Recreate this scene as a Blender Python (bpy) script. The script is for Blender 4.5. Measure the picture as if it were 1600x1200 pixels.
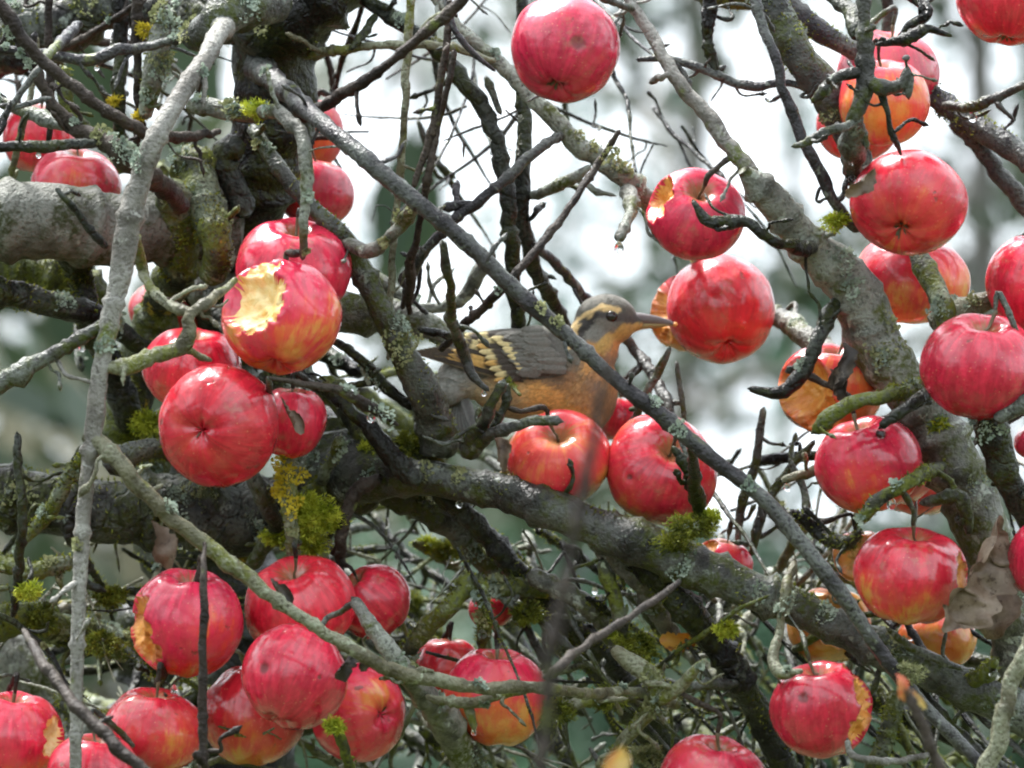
import bpy, math, random
import numpy as np
from mathutils import Vector, Matrix

# ------------------------------------------------------------------ camera, sky, sun
SC = bpy.context.scene
for o in list(bpy.data.objects): bpy.data.objects.remove(o)
D = 4.5                      # metres from the lens to the plane of focus
S = 0.0004                   # metres per photograph pixel in that plane
PITCH = math.radians(3.0)
CAM = Vector((0, -D, 1.5))
RT = Vector((1, 0, 0)); FW = Vector((0, math.cos(PITCH), math.sin(PITCH))); UP = Vector((0, -math.sin(PITCH), math.cos(PITCH)))
cd = bpy.data.cameras.new('camera'); cam = bpy.data.objects.new('camera', cd); SC.collection.objects.link(cam)
cam.location = CAM; cam.rotation_euler = (math.pi/2 + PITCH, 0, 0)
cd.sensor_width = 36; cd.lens = 36*D/(1600*S); cd.clip_start = 0.1; cd.clip_end = 2000
cd.dof.use_dof = True; cd.dof.focus_distance = D - 0.02; cd.dof.aperture_fstop = 10.0
SC.camera = cam

SUN_EL, SUN_AZ = math.radians(62), math.radians(-40)     # azimuth from +Y towards +X
w = bpy.data.worlds.new('World'); SC.world = w; w.use_nodes = True
nt = w.node_tree; nt.nodes.clear()
sky = nt.nodes.new('ShaderNodeTexSky'); sky.sky_type = 'NISHITA'; sky.sun_disc = False
sky.sun_elevation = SUN_EL; sky.sun_rotation = SUN_AZ; sky.air_density = 1.0; sky.dust_density = 6.0; sky.ozone_density = 1.0
hs = nt.nodes.new('ShaderNodeHueSaturation'); hs.inputs['Saturation'].default_value = 0.22
mx = nt.nodes.new('ShaderNodeMixRGB'); mx.inputs[0].default_value = 0.6; mx.inputs[2].default_value = (7.5, 8.3, 9.0, 1)  # even cloud layer
bg = nt.nodes.new('ShaderNodeBackground'); bg.inputs[1].default_value = 0.05
wo = nt.nodes.new('ShaderNodeOutputWorld')
nt.links.new(sky.outputs[0], hs.inputs['Color']); nt.links.new(hs.outputs[0], mx.inputs[1])
nt.links.new(mx.outputs[0], bg.inputs[0]); nt.links.new(bg.outputs[0], wo.inputs[0])
sl = bpy.data.lights.new('sun', 'SUN'); sl.energy = 1.5; sl.angle = math.radians(16); sl.color = (1.0, 0.98, 0.95)
sun = bpy.data.objects.new('sun', sl); SC.collection.objects.link(sun)
sd = Vector((math.sin(SUN_AZ)*math.cos(SUN_EL), math.cos(SUN_AZ)*math.cos(SUN_EL), math.sin(SUN_EL)))
sun.rotation_euler = sd.to_track_quat('Z', 'Y').to_euler(); sun.location = (0, 0, 12)
SC.view_settings.view_transform = 'Standard'; SC.view_settings.look = 'None'
SC.view_settings.exposure = 3.0; SC.view_settings.gamma = 1.0; SC.view_settings.use_curve_mapping = False
SC.cycles.pixel_filter_type = 'BLACKMAN_HARRIS'; SC.cycles.filter_width = 2.1
SC.render.engine = 'CYCLES'; SC.cycles.use_denoising = True
SC.cycles.max_bounces = 5; SC.cycles.diffuse_bounces = 2; SC.cycles.glossy_bounces = 2; SC.cycles.transmission_bounces = 5; SC.cycles.transparent_max_bounces = 4
SC.cycles.use_adaptive_sampling = True; SC.cycles.adaptive_threshold = 0.02; SC.cycles.caustics_reflective = False; SC.cycles.caustics_refractive = False

# ------------------------------------------------------------------ helpers
rnd = random.Random(11); NR = np.random.default_rng(5)
aRT, aUP, aFW, aCAM = (np.array(v) for v in (RT, UP, FW, CAM))
def P(x, y, d=0.0):
    k = (D + d)/D*S
    return aCAM + aFW*(D + d) + aRT*((x - 800)*k) + aUP*((600 - y)*k)
def PX(r, d=0.0): return r*S*(D + d)/D
def cdir(x, y, t):           # a direction: right, up, towards the camera
    v = aRT*x + aUP*y - aFW*t
    return v/np.linalg.norm(v)
def to_px(p):
    q = np.asarray(p) - aCAM; dep = q@aFW
    return 800 + (q@aRT)/(dep/D*S), 600 - (q@aUP)/(dep/D*S), dep - D
class Wob:                   # smooth pseudo noise, about -1..1
    def __init__(s, seed, freq, n=9):
        g = np.random.default_rng(seed); k = g.normal(size=(n, 3)); s.k = k*freq*g.uniform(.5, 1.6, (n, 1)); s.p = g.uniform(0, 6.28, n); s.n = n
    def __call__(s, p): return np.sin(p@s.k.T + s.p).sum(1)/(s.n**.5)*.9
def mesh_np(name, V, F, smooth=True, cols=None):
    """V: (n,3); F: list of tuples or an int array (m,k)"""
    me = bpy.data.meshes.new(name)
    if isinstance(F, np.ndarray):
        m, k = F.shape
        me.vertices.add(len(V)); me.vertices.foreach_set('co', np.asarray(V, np.float32).ravel())
        me.loops.add(m*k); me.loops.foreach_set('vertex_index', F.astype(np.int32).ravel())
        me.polygons.add(m); me.polygons.foreach_set('loop_start', np.arange(0, m*k, k, dtype=np.int32))
        me.update(calc_edges=True); me.validate()
    else:
        me.from_pydata([tuple(v) for v in V], [], F); me.update()
    if cols is not None:
        a = me.color_attributes.new('plumage', 'FLOAT_COLOR', 'POINT')
        c = np.ones((len(V), 4), np.float32); c[:, :3] = cols; a.data.foreach_set('color', c.ravel())
    if smooth: me.shade_smooth()
    return me
def link(name, me, mat=None, parent=None, loc=None):
    o = bpy.data.objects.new(name, me); SC.collection.objects.link(o)
    if mat is not None and me is not None and not me.materials: me.materials.append(mat)
    if parent is not None: o.parent = parent
    if loc is not None: o.location = loc
    return o
def tag(o, label=None, cat=None, group=None, kind=None):
    for k, v in (('label', label), ('category', cat), ('group', group), ('kind', kind)):
        if v: o[k] = v
    return o

# ------------------------------------------------------------------ materials
class N:
    def __init__(s, name):
        s.m = bpy.data.materials.new(name); s.m.use_nodes = True; s.t = s.m.node_tree; s.t.nodes.clear()
        s.out = s.n('ShaderNodeOutputMaterial'); s.b = s.n('ShaderNodeBsdfPrincipled'); s.l(s.b.outputs[0], s.out.inputs[0])
        s.tc = s.n('ShaderNodeTexCoord')
    def n(s, t, **k):
        x = s.t.nodes.new(t)
        for a, v in k.items(): setattr(x, a, v)
        return x
    def l(s, a, b): s.t.links.new(a, b)
    def noise(s, scale, detail=4, rough=.55, vec=None, off=0, dist=0):
        x = s.n('ShaderNodeTexNoise'); x.inputs['Scale'].default_value = scale; x.inputs['Detail'].default_value = detail
        x.inputs['Roughness'].default_value = rough; x.inputs['Distortion'].default_value = dist
        v = vec or s.tc.outputs['Object']
        if off:
            a = s.n('ShaderNodeVectorMath', operation='ADD'); a.inputs[1].default_value = (off, off*.7, -off); s.l(v, a.inputs[0]); v = a.outputs[0]
        s.l(v, x.inputs['Vector']); return x.outputs[0]
    def step(s, v, lo, hi):
        x = s.n('ShaderNodeMapRange'); x.interpolation_type = 'SMOOTHSTEP'; x.inputs[1].default_value = lo; x.inputs[2].default_value = hi
        s.l(v, x.inputs[0]); return x.outputs[0]
    def math(s, op, a, b=0.0, c=None):
        x = s.n('ShaderNodeMath', operation=op)
        for i, v in enumerate((a, b, c)):
            if v is None: continue
            if isinstance(v, (int, float)): x.inputs[i].default_value = v
            else: s.l(v, x.inputs[i])
        return x.outputs[0]
    def mix(s, f, a, b):
        x = s.n('ShaderNodeMixRGB')
        for i, v in enumerate((f, a, b)):
            if isinstance(v, (int, float)): x.inputs[i].default_value = v
            elif isinstance(v, tuple): x.inputs[i].default_value = (*v, 1)
            else: s.l(v, x.inputs[i])
        return x.outputs[0]
    def set(s, **k):
        for a, v in k.items():
            i = s.b.inputs[a.replace('_', ' ')]
            if isinstance(v, (int, float)): i.default_value = v
            elif isinstance(v, tuple): i.default_value = (*v, 1) if len(v) == 3 else v
            else: s.l(v, i)
    def bump(s, h, strength=.5, dist=.001):
        x = s.n('ShaderNodeBump'); x.inputs['Strength'].default_value = strength; x.inputs['Distance'].default_value = dist
        s.l(h, x.inputs['Height']); s.l(x.outputs[0], s.b.inputs['Normal'])
    def prop(s, name):
        x = s.n('ShaderNodeAttribute'); x.attribute_type = 'OBJECT'; x.attribute_name = name; return x.outputs['Fac']

def bark(name, dark, mid, light, moss=.0, lichen=.3, rough=.5, mosscol=(.10, .12, .025), yellow=0.0, plates=0.0):
    s = N(name)
    a = s.noise(80, 4, .65); b = s.noise(18, 2, .6, off=3.1); f = s.noise(420, 2, .6, off=1.7)
    c = s.mix(s.step(a, .35, .65), dark, mid)
    c = s.mix(s.math('MULTIPLY', s.step(b, .42, .62), s.step(f, .3, .55)), c, s.mix(.5, mid, light))
    lm = s.math('MULTIPLY', s.step(s.noise(55, 3, .7, off=7.7, dist=.6), .63 - .22*lichen, .68 - .2*lichen), s.step(f, .34, .5))
    c = s.mix(s.math('MULTIPLY', lm, .9), c, light)
    if yellow: c = s.mix(s.math('MULTIPLY', s.step(s.noise(28, 5, .7, off=5.2), .66 - .2*yellow, .7 - .2*yellow), .8), c, (.42, .30, .03))
    if moss:
        mm = s.math('MULTIPLY', s.step(s.noise(26, 3, .7, off=9.3), .62 - .3*moss, .72 - .3*moss), s.step(s.noise(300, 2, .6, off=2.2), .3, .6))
        c = s.mix(mm, c, mosscol)
    if plates:            # cracked, flaking old bark
        dv = s.n('ShaderNodeVectorMath', operation='ADD'); ns_ = s.n('ShaderNodeTexNoise'); ns_.inputs['Scale'].default_value = 60; ns_.inputs['Detail'].default_value = 2; s.l(s.tc.outputs['Object'], ns_.inputs['Vector'])
        sc_ = s.n('ShaderNodeVectorMath', operation='SCALE'); sc_.inputs['Scale'].default_value = .02; s.l(ns_.outputs['Color'], sc_.inputs[0]); s.l(s.tc.outputs['Object'], dv.inputs[0]); s.l(sc_.outputs[0], dv.inputs[1])
        vo = s.n('ShaderNodeTexVoronoi'); vo.feature = 'DISTANCE_TO_EDGE'; vo.inputs['Scale'].default_value = 55; s.l(dv.outputs[0], vo.inputs['Vector'])
        crack = s.step(vo.outputs['Distance'], .0, .13); c = s.mix(s.math('MULTIPLY', s.math('SUBTRACT', 1.0, crack), plates), c, dark)
    s.set(Base_Color=c, Roughness=s.math('ADD', s.math('MULTIPLY', b, .35), rough - .17), Specular_IOR_Level=.22)
    h = s.math('ADD', s.math('MULTIPLY', a, .9), s.math('MULTIPLY', f, .45))
    if plates: h = s.math('ADD', h, s.math('MULTIPLY', crack, plates))
    s.bump(h, 1.0, .0034)
    return s.m
M = {}
M['pale'] = bark('pale_bark', (0.0660, 0.0598, 0.0510), (0.1672, 0.1584, 0.1408), (0.2992, 0.2992, 0.2728), .1, .12, .6)
M['smooth'] = bark('smooth_limb_bark', (0.0475, 0.0475, 0.0380), (0.1187, 0.1168, 0.1016), (0.2185, 0.2280, 0.1995), .6, .05, .6, (0.0285, 0.0333, 0.0085))
M['limb'] = bark('lichened_limb_bark', (0.0425, 0.0425, 0.0340), (0.1530, 0.1530, 0.1318), (0.2890, 0.3145, 0.2635), .4, .3, .45, (0.0595, 0.0697, 0.0119))
M['grey'] = bark('grey_bark', (0.0122, 0.0122, 0.0101), (0.0540, 0.0533, 0.0482), (0.1656, 0.1872, 0.1548), .5, .12, .33, (0.0396, 0.0490, 0.0072))
M['blue'] = bark('smooth_wet_bark', (0.0140, 0.0125, 0.0140), (0.0406, 0.0374, 0.0406), (0.1560, 0.1716, 0.1482), .05, .0, .34)
M['dark'] = bark('dark_wet_bark', (0.0018, 0.0016, 0.0015), (0.0084, 0.0078, 0.0066), (0.0720, 0.0840, 0.0660), .5, .0, .36, (0.0240, 0.0300, 0.0048), 0, .2)
M['rough'] = bark('rough_old_bark', (0.0037, 0.0035, 0.0030), (0.0338, 0.0323, 0.0285), (0.1875, 0.2137, 0.1800), .4, .22, .5, (0.0338, 0.0413, 0.0067), 0, .35)
M['brown'] = bark('brown_twig_bark', (0.0084, 0.0056, 0.0042), (0.0252, 0.0175, 0.0133), (0.0700, 0.0574, 0.0448), .05, -.05, .6)
M['olive'] = bark('olive_twig_bark', (.045, .040, .022), (.12, .112, .068), (.27, .295, .21), .3, .15, .4, (.10, .11, .018))
M['mossy'] = bark('mossy_bark', (.006, .006, .0033), (.030, .031, .017), (.25, .29, .20), .75, .25, .55, (.085, .10, .012), .1)
def foliage_mat(name, c1, c2, rough=.6, scale=120, trans=.25):
    s = N(name); c = s.mix(s.step(s.noise(scale, 3), .35, .65), c1, c2)
    s.set(Base_Color=c, Roughness=rough, Specular_IOR_Level=.3)
    if trans:
        t = s.n('ShaderNodeBsdfTranslucent'); s.l(c, t.inputs[0]); m = s.n('ShaderNodeMixShader'); m.inputs[0].default_value = trans
        s.l(s.b.outputs[0], m.inputs[1]); s.l(t.outputs[0], m.inputs[2]); s.l(m.outputs[0], s.out.inputs[0])
    return s.m
M['moss'] = foliage_mat('moss', (.06, .075, .008), (.25, .27, .03))
M['moss_bright'] = foliage_mat('bright_moss', (.24, .30, .018), (.55, .58, .06))
M['lichen'] = foliage_mat('grey_green_lichen', (.17, .22, .175), (.36, .42, .335), .8)
M['lichen_olive'] = foliage_mat('olive_lichen', (.16, .175, .075), (.32, .33, .17), .8)
M['lichen_yellow'] = foliage_mat('yellow_lichen', (.44, .34, .02), (.66, .54, .05), .8)

def apple_mat():
    s = N('wet_apple_skin'); o = s.tc.outputs['Object']; seed = s.prop('seed'); blush = s.prop('blush')
    sp = s.n('ShaderNodeSeparateXYZ'); s.l(o, sp.inputs[0])
    fl = s.n('ShaderNodeCombineXYZ'); s.l(sp.outputs[0], fl.inputs[0]); s.l(sp.outputs[1], fl.inputs[1])
    nn = s.n('ShaderNodeVectorMath', operation='NORMALIZE'); s.l(fl.outputs[0], nn.inputs[0])
    zz = s.n('ShaderNodeCombineXYZ'); s.l(s.math('ADD', s.math('MULTIPLY', sp.outputs[2], 9.0), seed), zz.inputs[2])
    ad = s.n('ShaderNodeVectorMath', operation='ADD'); s.l(nn.outputs[0], ad.inputs[0]); s.l(zz.outputs[0], ad.inputs[1])
    streak = s.noise(7.5, 4, .6, ad.outputs[0], 0, .35); fine = s.noise(22, 3, .6, ad.outputs[0])
    so = s.n('ShaderNodeVectorMath', operation='ADD'); cs = s.n('ShaderNodeCombineXYZ'); s.l(seed, cs.inputs[0]); s.l(seed, cs.inputs[1])
    s.l(o, so.inputs[0]); s.l(cs.outputs[0], so.inputs[1]); ov = so.outputs[0]
    big = s.noise(26, 3, .5, ov)
    zr = s.math('MULTIPLY', sp.outputs[2], 9.0)       # -0.3 at the calyx .. 0.3 at the stalk
    v = s.math('ADD', s.math('ADD', s.math('MULTIPLY', streak, .8), s.math('MULTIPLY', fine, .22)), s.math('ADD', s.math('MULTIPLY', big, 1.7), zr))
    v = s.math('ADD', v, s.math('SUBTRACT', blush, 2.16))
    under = s.mix(s.step(s.noise(40, 3, .6, ov, 2.0), .4, .6), (.62, .30, .06), (.62, .16, .035))
    c = s.mix(s.step(v, -.34, .06), under, (.62, .060, .045))
    c = s.mix(s.math('MULTIPLY', s.step(v, -.10, .34), .93), c, s.mix(s.step(streak, .35, .68), (.36, .007, .022), (.60, .020, .042)))
    c = s.mix(s.math('MULTIPLY', s.step(s.math('SUBTRACT', fine, s.math('MULTIPLY', streak, .3)), .38, .55), .22), c, (.55, .07, .055))
    hv = s.n('ShaderNodeHueSaturation'); s.l(s.math('ADD', .4925, s.math('MULTIPLY', s.math('FRACT', s.math('MULTIPLY', seed, 2.77)), .009)), hv.inputs['Hue']); s.l(s.math('ADD', .86, s.math('MULTIPLY', s.math('FRACT', s.math('MULTIPLY', seed, 5.31)), .30)), hv.inputs['Value']); s.l(c, hv.inputs['Color']); c = hv.outputs[0]
    vo = s.n('ShaderNodeTexVoronoi'); vo.inputs['Scale'].default_value = 260; s.l(ov, vo.inputs['Vector'])
    c = s.mix(s.math('MULTIPLY', s.math('SUBTRACT', 1.0, s.step(vo.outputs['Distance'], .06, .15)), .35), c, (.75, .42, .22))
    scab = s.math('MULTIPLY', s.step(s.noise(75, 4, .65, ov, 4.4), .655, .72), .7)
    c = s.mix(scab, c, (.09, .035, .02))
    bv = s.n('ShaderNodeCombineXYZ')
    for e_, n_ in enumerate(('bx', 'by', 'bz')): s.l(s.prop(n_), bv.inputs[e_])
    on = s.n('ShaderNodeVectorMath', operation='NORMALIZE'); s.l(o, on.inputs[0]); ds = s.n('ShaderNodeVectorMath', operation='DISTANCE'); s.l(on.outputs[0], ds.inputs[0]); s.l(bv.outputs[0], ds.inputs[1])
    rr = s.math('DIVIDE', s.math('ADD', ds.outputs['Value'], s.math('MULTIPLY', s.math('SUBTRACT', s.noise(150, 3, .6, ov), .5), .10)), s.prop('br'))
    c = s.mix(s.math('MULTIPLY', s.math('SUBTRACT', 1.0, s.step(rr, .55, 1.15)), .85), c, (.12, .018, .018))
    ln_ = s.n('ShaderNodeVectorMath', operation='LENGTH'); s.l(fl.outputs[0], ln_.inputs[0])
    rus = s.math('MULTIPLY', s.math('SUBTRACT', 1.0, s.step(s.math('ADD', ln_.outputs['Value'], s.math('MULTIPLY', s.math('SUBTRACT', streak, .5), .02)), .004, .013)), s.step(sp.outputs[2], .0, .01))
    c = s.mix(s.math('MULTIPLY', rus, .75), c, (.22, .14, .05))
    c = s.mix(s.math('MULTIPLY', s.math('MULTIPLY', s.step(s.noise(34, 4, .65, ov, 12.3), .56, .68), s.step(s.noise(240, 2, .6, ov, 1.3), .4, .6)), .4), c, (.30, .13, .07))
    rough = s.math('ADD', s.math('MULTIPLY', s.step(s.noise(60, 3, .6, ov, 6.6), .4, .62), .22), .20)
    s.set(Base_Color=c, Roughness=rough, Specular_IOR_Level=.32, Coat_Weight=s.math('ADD', s.math('MULTIPLY', s.step(s.noise(48, 3, .6, ov, 8.8), .42, .58), .75), .12), Coat_Roughness=.11)
    s.bump(s.math('ADD', s.math('MULTIPLY', big, 3.0), s.math('ADD', s.noise(110, 2, .6, ov), s.math('MULTIPLY', scab, -.8))), .30, .0022)
    return s.m
M['apple'] = apple_mat()
def flesh_mat(name, c1, c2, c3):
    s = N(name); a = s.noise(90, 5, .65); b = s.noise(35, 3, .6, off=3)
    c = s.mix(s.step(a, .38, .62), c1, c2); c = s.mix(s.math('MULTIPLY', s.step(b, .47, .66), .85), c, c3)
    va = s.n('ShaderNodeVertexColor', layer_name='plumage'); c = s.mix(s.math('MULTIPLY', s.math('SUBTRACT', 1.0, s.step(s.math('ADD', va.outputs[0], s.math('MULTIPLY', s.math('SUBTRACT', a, .5), .6)), .08, .75)), .8), c, c3)
    s.set(Base_Color=c, Roughness=.38)
    s.bump(a, .9, .003); return s.m
M['flesh_cream'] = flesh_mat('cream_apple_flesh', (.78, .52, .18), (.82, .66, .34), (.70, .28, .05))
M['flesh_orange'] = flesh_mat('browning_apple_flesh', (.58, .20, .03), (.66, .31, .06), (.33, .09, .018))
M['flesh_old'] = flesh_mat('old_apple_flesh', (.42, .21, .055), (.52, .32, .10), (.20, .085, .03))
s = N('apple_stalk'); s.set(Base_Color=s.mix(s.noise(300), (.05, .035, .02), (.16, .12, .06)), Roughness=.6); M['stalk'] = s.m
s = N('dry_calyx'); s.set(Base_Color=s.mix(s.noise(500), (.03, .02, .012), (.16, .12, .07)), Roughness=.8); M['calyx'] = s.m
s = N('bruise'); s.set(Base_Color=s.mix(s.step(s.noise(200), .4, .6), (.10, .018, .015), (.20, .03, .02)), Roughness=.5); M['bruise'] = s.m
s = N('water'); s.set(Base_Color=(1, 1, 1), Roughness=.0, IOR=1.33, Transmission_Weight=1.0); M['water'] = s.m
def leaf_mat(name, c1, c2, c3):
    s = N(name); c = s.mix(s.step(s.noise(60, 5, .6), .38, .62), c1, c2); c = s.mix(s.math('MULTIPLY', s.step(s.noise(110, 4, .7, off=4), .55, .66), .85), c, c3)
    s.set(Base_Color=c, Roughness=.5); s.bump(s.noise(200, 4), .5, .0015)
    t = s.n('ShaderNodeBsdfTranslucent'); s.l(c, t.inputs[0]); m = s.n('ShaderNodeMixShader'); m.inputs[0].default_value = .3
    s.l(s.b.outputs[0], m.inputs[1]); s.l(t.outputs[0], m.inputs[2]); s.l(m.outputs[0], s.out.inputs[0]); return s.m
M['leaf_grey'] = leaf_mat('withered_leaf', (.14, .095, .06), (.25, .19, .135), (.06, .033, .018))
M['leaf_dark'] = leaf_mat('blackened_leaf', (.035, .028, .022), (.10, .08, .06), (.18, .15, .12))
M['leaf_orange'] = leaf_mat('orange_leaf', (.50, .16, .03), (.62, .34, .06), (.25, .08, .03))
M['leaf_bud'] = leaf_mat('budding_leaf', (.50, .12, .06), (.62, .48, .16), (.45, .25, .10))

# ------------------------------------------------------------------ the ground and the far trees
def ground():
    n = 90; g = np.linspace(-1, 1, n); g = np.sign(g)*np.abs(g)**2.2*600
    X, Y = np.meshgrid(g, g); Z = .05*np.sin(X*.7)*np.cos(Y*.6)*np.exp(-(X**2 + Y**2)/900)
    V = np.stack([X.ravel(), Y.ravel(), Z.ravel()], 1); i = np.arange(n*n).reshape(n, n)
    F = np.stack([i[:-1, :-1].ravel(), i[:-1, 1:].ravel(), i[1:, 1:].ravel(), i[1:, :-1].ravel()], 1)
    s = N('meadow'); c = s.mix(s.step(s.noise(.6, 6, .7), .4, .6), (.03, .042, .012), (.06, .065, .025)); s.set(Base_Color=c, Roughness=.9); s.bump(s.noise(8, 5), .8, .05)
    tag(link('ground', mesh_np('ground', V, F), s.m), 'wet grassy ground under and behind the apple tree', 'ground', kind='structure')
ground()
s = N('far_bark'); s.set(Base_Color=s.mix(s.noise(3, 4), (.09, .085, .075), (.20, .19, .17)), Roughness=.9); M['far_bark'] = s.m
M['far_leaf_a'] = foliage_mat('far_grey_green_leaf', (.035, .085, .05), (.09, .155, .095), .5, 1.5, .3)
M['far_leaf_b'] = foliage_mat('far_evergreen_leaf', (.025, .045, .025), (.065, .085, .045), .5, 1.5, .25)
M['far_leaf_c'] = foliage_mat('far_teal_needles', (.025, .085, .07), (.07, .155, .13), .5, 1.5, .25)
M['far_leaf_d'] = foliage_mat('far_tan_leaf', (.10, .10, .065), (.19, .185, .13), .6, 1.5, .3)
def simple_tube(pts, rads, ns):
    pts = np.asarray(pts, float); n = len(pts); t = np.gradient(pts, axis=0); t /= np.linalg.norm(t, axis=1)[:, None] + 1e-9
    ref = np.array([.3, .9, .25]); u = np.cross(t, ref); u /= np.linalg.norm(u, axis=1)[:, None] + 1e-9; v = np.cross(t, u)
    a = np.arange(ns)*2*math.pi/ns
    V = pts[:, None, :] + np.asarray(rads)[:, None, None]*(np.cos(a)[None, :, None]*u[:, None, :] + np.sin(a)[None, :, None]*v[:, None, :])
    i = np.arange(n*ns).reshape(n, ns); j = np.roll(i, -1, 1)
    F = np.stack([i[:-1].ravel(), j[:-1].ravel(), j[1:].ravel(), i[1:].ravel()], 1)
    return V.reshape(-1, 3), F
def join(parts):
    Vs, Fs, o = [], [], 0
    for V, F in parts: Vs.append(V); Fs.append(F + o); o += len(V)
    return np.concatenate(Vs), np.concatenate(Fs)
def leaf_quads(C, size, g, flat=.0):
    n = len(C); a = g.normal(size=(n, 3)); a[:, 2] -= flat; a /= np.linalg.norm(a, axis=1)[:, None]; b = np.cross(a, g.normal(size=(n, 3))); b /= np.linalg.norm(b, axis=1)[:, None] + 1e-9
    sz = size*g.uniform(.6, 1.4, (n, 1))
    V = np.stack([C - a*sz, C + b*sz*.42, C + a*sz, C - b*sz*.42], 1).reshape(-1, 3)
    return V, np.arange(4*n).reshape(n, 4)
def far_tree(px, d, height, spread, nleaf, lsize, leafmat, label, seed, crown0=.15, trunk_r=.14, shape='round', nb=26):
    g = np.random.default_rng(seed); base = P(px, 900, d); base[2] = 0
    root = link('far_tree', None, None, None, tuple(base)); root.empty_display_size = .3
    zs = np.linspace(0, height, 12); tr = np.stack([np.cumsum(g.normal(0, .05, 12)), np.cumsum(g.normal(0, .05, 12)), zs], 1); tr[0, :2] = 0
    parts = [simple_tube(tr, trunk_r*(1 - zs/height*.9), 10)]; tips = []
    for k in range(nb):
        h = height*(crown0 + (1 - crown0)*(k + g.uniform(0, 1))/nb); a = g.uniform(0, 6.28)
        i = min(10, int(h/height*11)); p0 = tr[i] + (tr[i + 1] - tr[i])*(h/height*11 - i)
        f = (h/height - crown0)/(1 - crown0)
        L = spread*(math.sqrt(max(.05, 1 - (2*f - .9)**2*.8)) if shape == 'round' else (1.02 - f))*g.uniform(.7, 1.1)
        up = g.uniform(.15, .7) if shape == 'round' else g.uniform(-.3, .05)
        m = 7; q = np.linspace(0, 1, m)[:, None]; dirv = np.array([math.cos(a), math.sin(a), up])
        pts = p0 + dirv*q*L + np.cumsum(g.normal(0, .05*L, (m, 3)), 0)*q
        parts.append(simple_tube(pts, trunk_r*.32*(1 - .85*q[:, 0])*(1.1 - .6*f), 6)); tips.append(pts)
        for e in range(5):
            b0 = pts[g.integers(2, m)]; bd = dirv*.5 + g.normal(0, .6, 3); bl = L*g.uniform(.15, .4)
            bp = b0 + bd*np.linspace(0, 1, 5)[:, None]*bl + np.cumsum(g.normal(0, .04*bl, (5, 3)), 0)
            parts.append(simple_tube(bp, trunk_r*.1*(1.05 - np.linspace(0, 1, 5)), 5)); tips.append(bp)
    V, F = join(parts); link('trunk', mesh_np('trunk', V, F), M['far_bark'], root)
    if nleaf:
        C = np.concatenate(tips); idx = g.integers(0, len(C), nleaf//10)
        cl = C[idx] + g.normal(0, .10, (len(idx), 3)); C = np.repeat(cl, 10, 0) + g.normal(0, .055, (len(idx)*10, 3))
        V, F = leaf_quads(C, lsize, g, .3); link('crown', mesh_np('crown', V, F, False), M[leafmat], root)
    tag(root, label, 'tree', 'blurred trees far behind the apple tree')
far_tree(1045, 15, 7.5, 2.6, 5200, .04, 'far_leaf_a', 'blurred grey-green tree with a dark upright trunk above the bird', 1, .1, .07, nb=22)
far_tree(655, 21, 8.5, 3.0, 2400, .045, 'far_leaf_c', 'blurred pale bluish tree showing through thin upright twigs left of the bird', 2, .1, .05, nb=22)
far_tree(1575, 11, 7, 2.0, 7500, .05, 'far_leaf_b', 'blurred dark evergreen behind the apples of the upper right corner', 3, .05, .05, 'cone', 46)
far_tree(120, 19, 7, 2.8, 2600, .045, 'far_leaf_d', 'blurred tan tree behind the leftmost twigs', 4, .05, .07, nb=22)
far_tree(1250, 25, 9, 3.2, 4600, .05, 'far_leaf_c', 'blurred tall pale tree behind the long lichened limb', 5, .08, .06, nb=22)
far_tree(840, 30, 8, 3.0, 3000, .05, 'far_leaf_c', 'blurred thin bluish tree directly behind the bird', 6, .08, .05, nb=20)
def far_bush(px, d, h, r, n, mat, label, seed):
    g = np.random.default_rng(seed); base = P(px, 900, d); base[2] = 0
    root = link('far_bush', None, None, None, tuple(base))
    st = [simple_tube(np.array([[0, 0, 0], [0, 0, .3], *[[0, 0, .3] + t*v for t in (.4, .8)]], float), [.03, .025, .015, .004], 5) for v in (g.normal(0, .5, (14, 3))*[r, r, 0] + [0, 0, h*.8])]
    V, F = join(st); link('stem', mesh_np('stem', V, F), M['far_bark'], root)
    c = g.normal(size=(n//12, 3)); c /= np.linalg.norm(c, axis=1)[:, None]; c *= g.uniform(.3, 1, (len(c), 1))**.5
    lum = 1 + .22*np.sin(c@g.normal(0, 3, (3,)) + 1)
    C = c*[r, r*.8, h*.5]*lum[:, None] + [0, 0, h*.52]; C = np.repeat(C, 12, 0) + g.normal(0, .09, (len(C)*12, 3))
    V, F = leaf_quads(C, .05, g, .2); link('foliage', mesh_np('foliage', V, F, False), M[mat], root)
    tag(root, label, 'bush', 'blurred bushes far behind the apple tree')
far_bush(1180, 11, 2.1, 1.25, 9000, 'far_leaf_a', 'blurred grey-green bush behind the long drooping grey branch', 21)
far_bush(60, 12, 2.3, 1.3, 12000, 'far_leaf_d', 'blurred pale tan bush behind the left edge of the tree', 22)
far_bush(720, 14, 1.8, 1.4, 7000, 'far_leaf_a', 'blurred grey-green bush low behind the mossy tangle', 23)
far_bush(1620, 13, 2.1, 1.4, 7000, 'far_leaf_b', 'blurred dark bush behind the right edge of the tree', 24)
far_bush(420, 17, 2.2, 1.6, 9000, 'far_leaf_d', 'blurred tan bush hidden behind the left apple cluster', 25)

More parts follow.
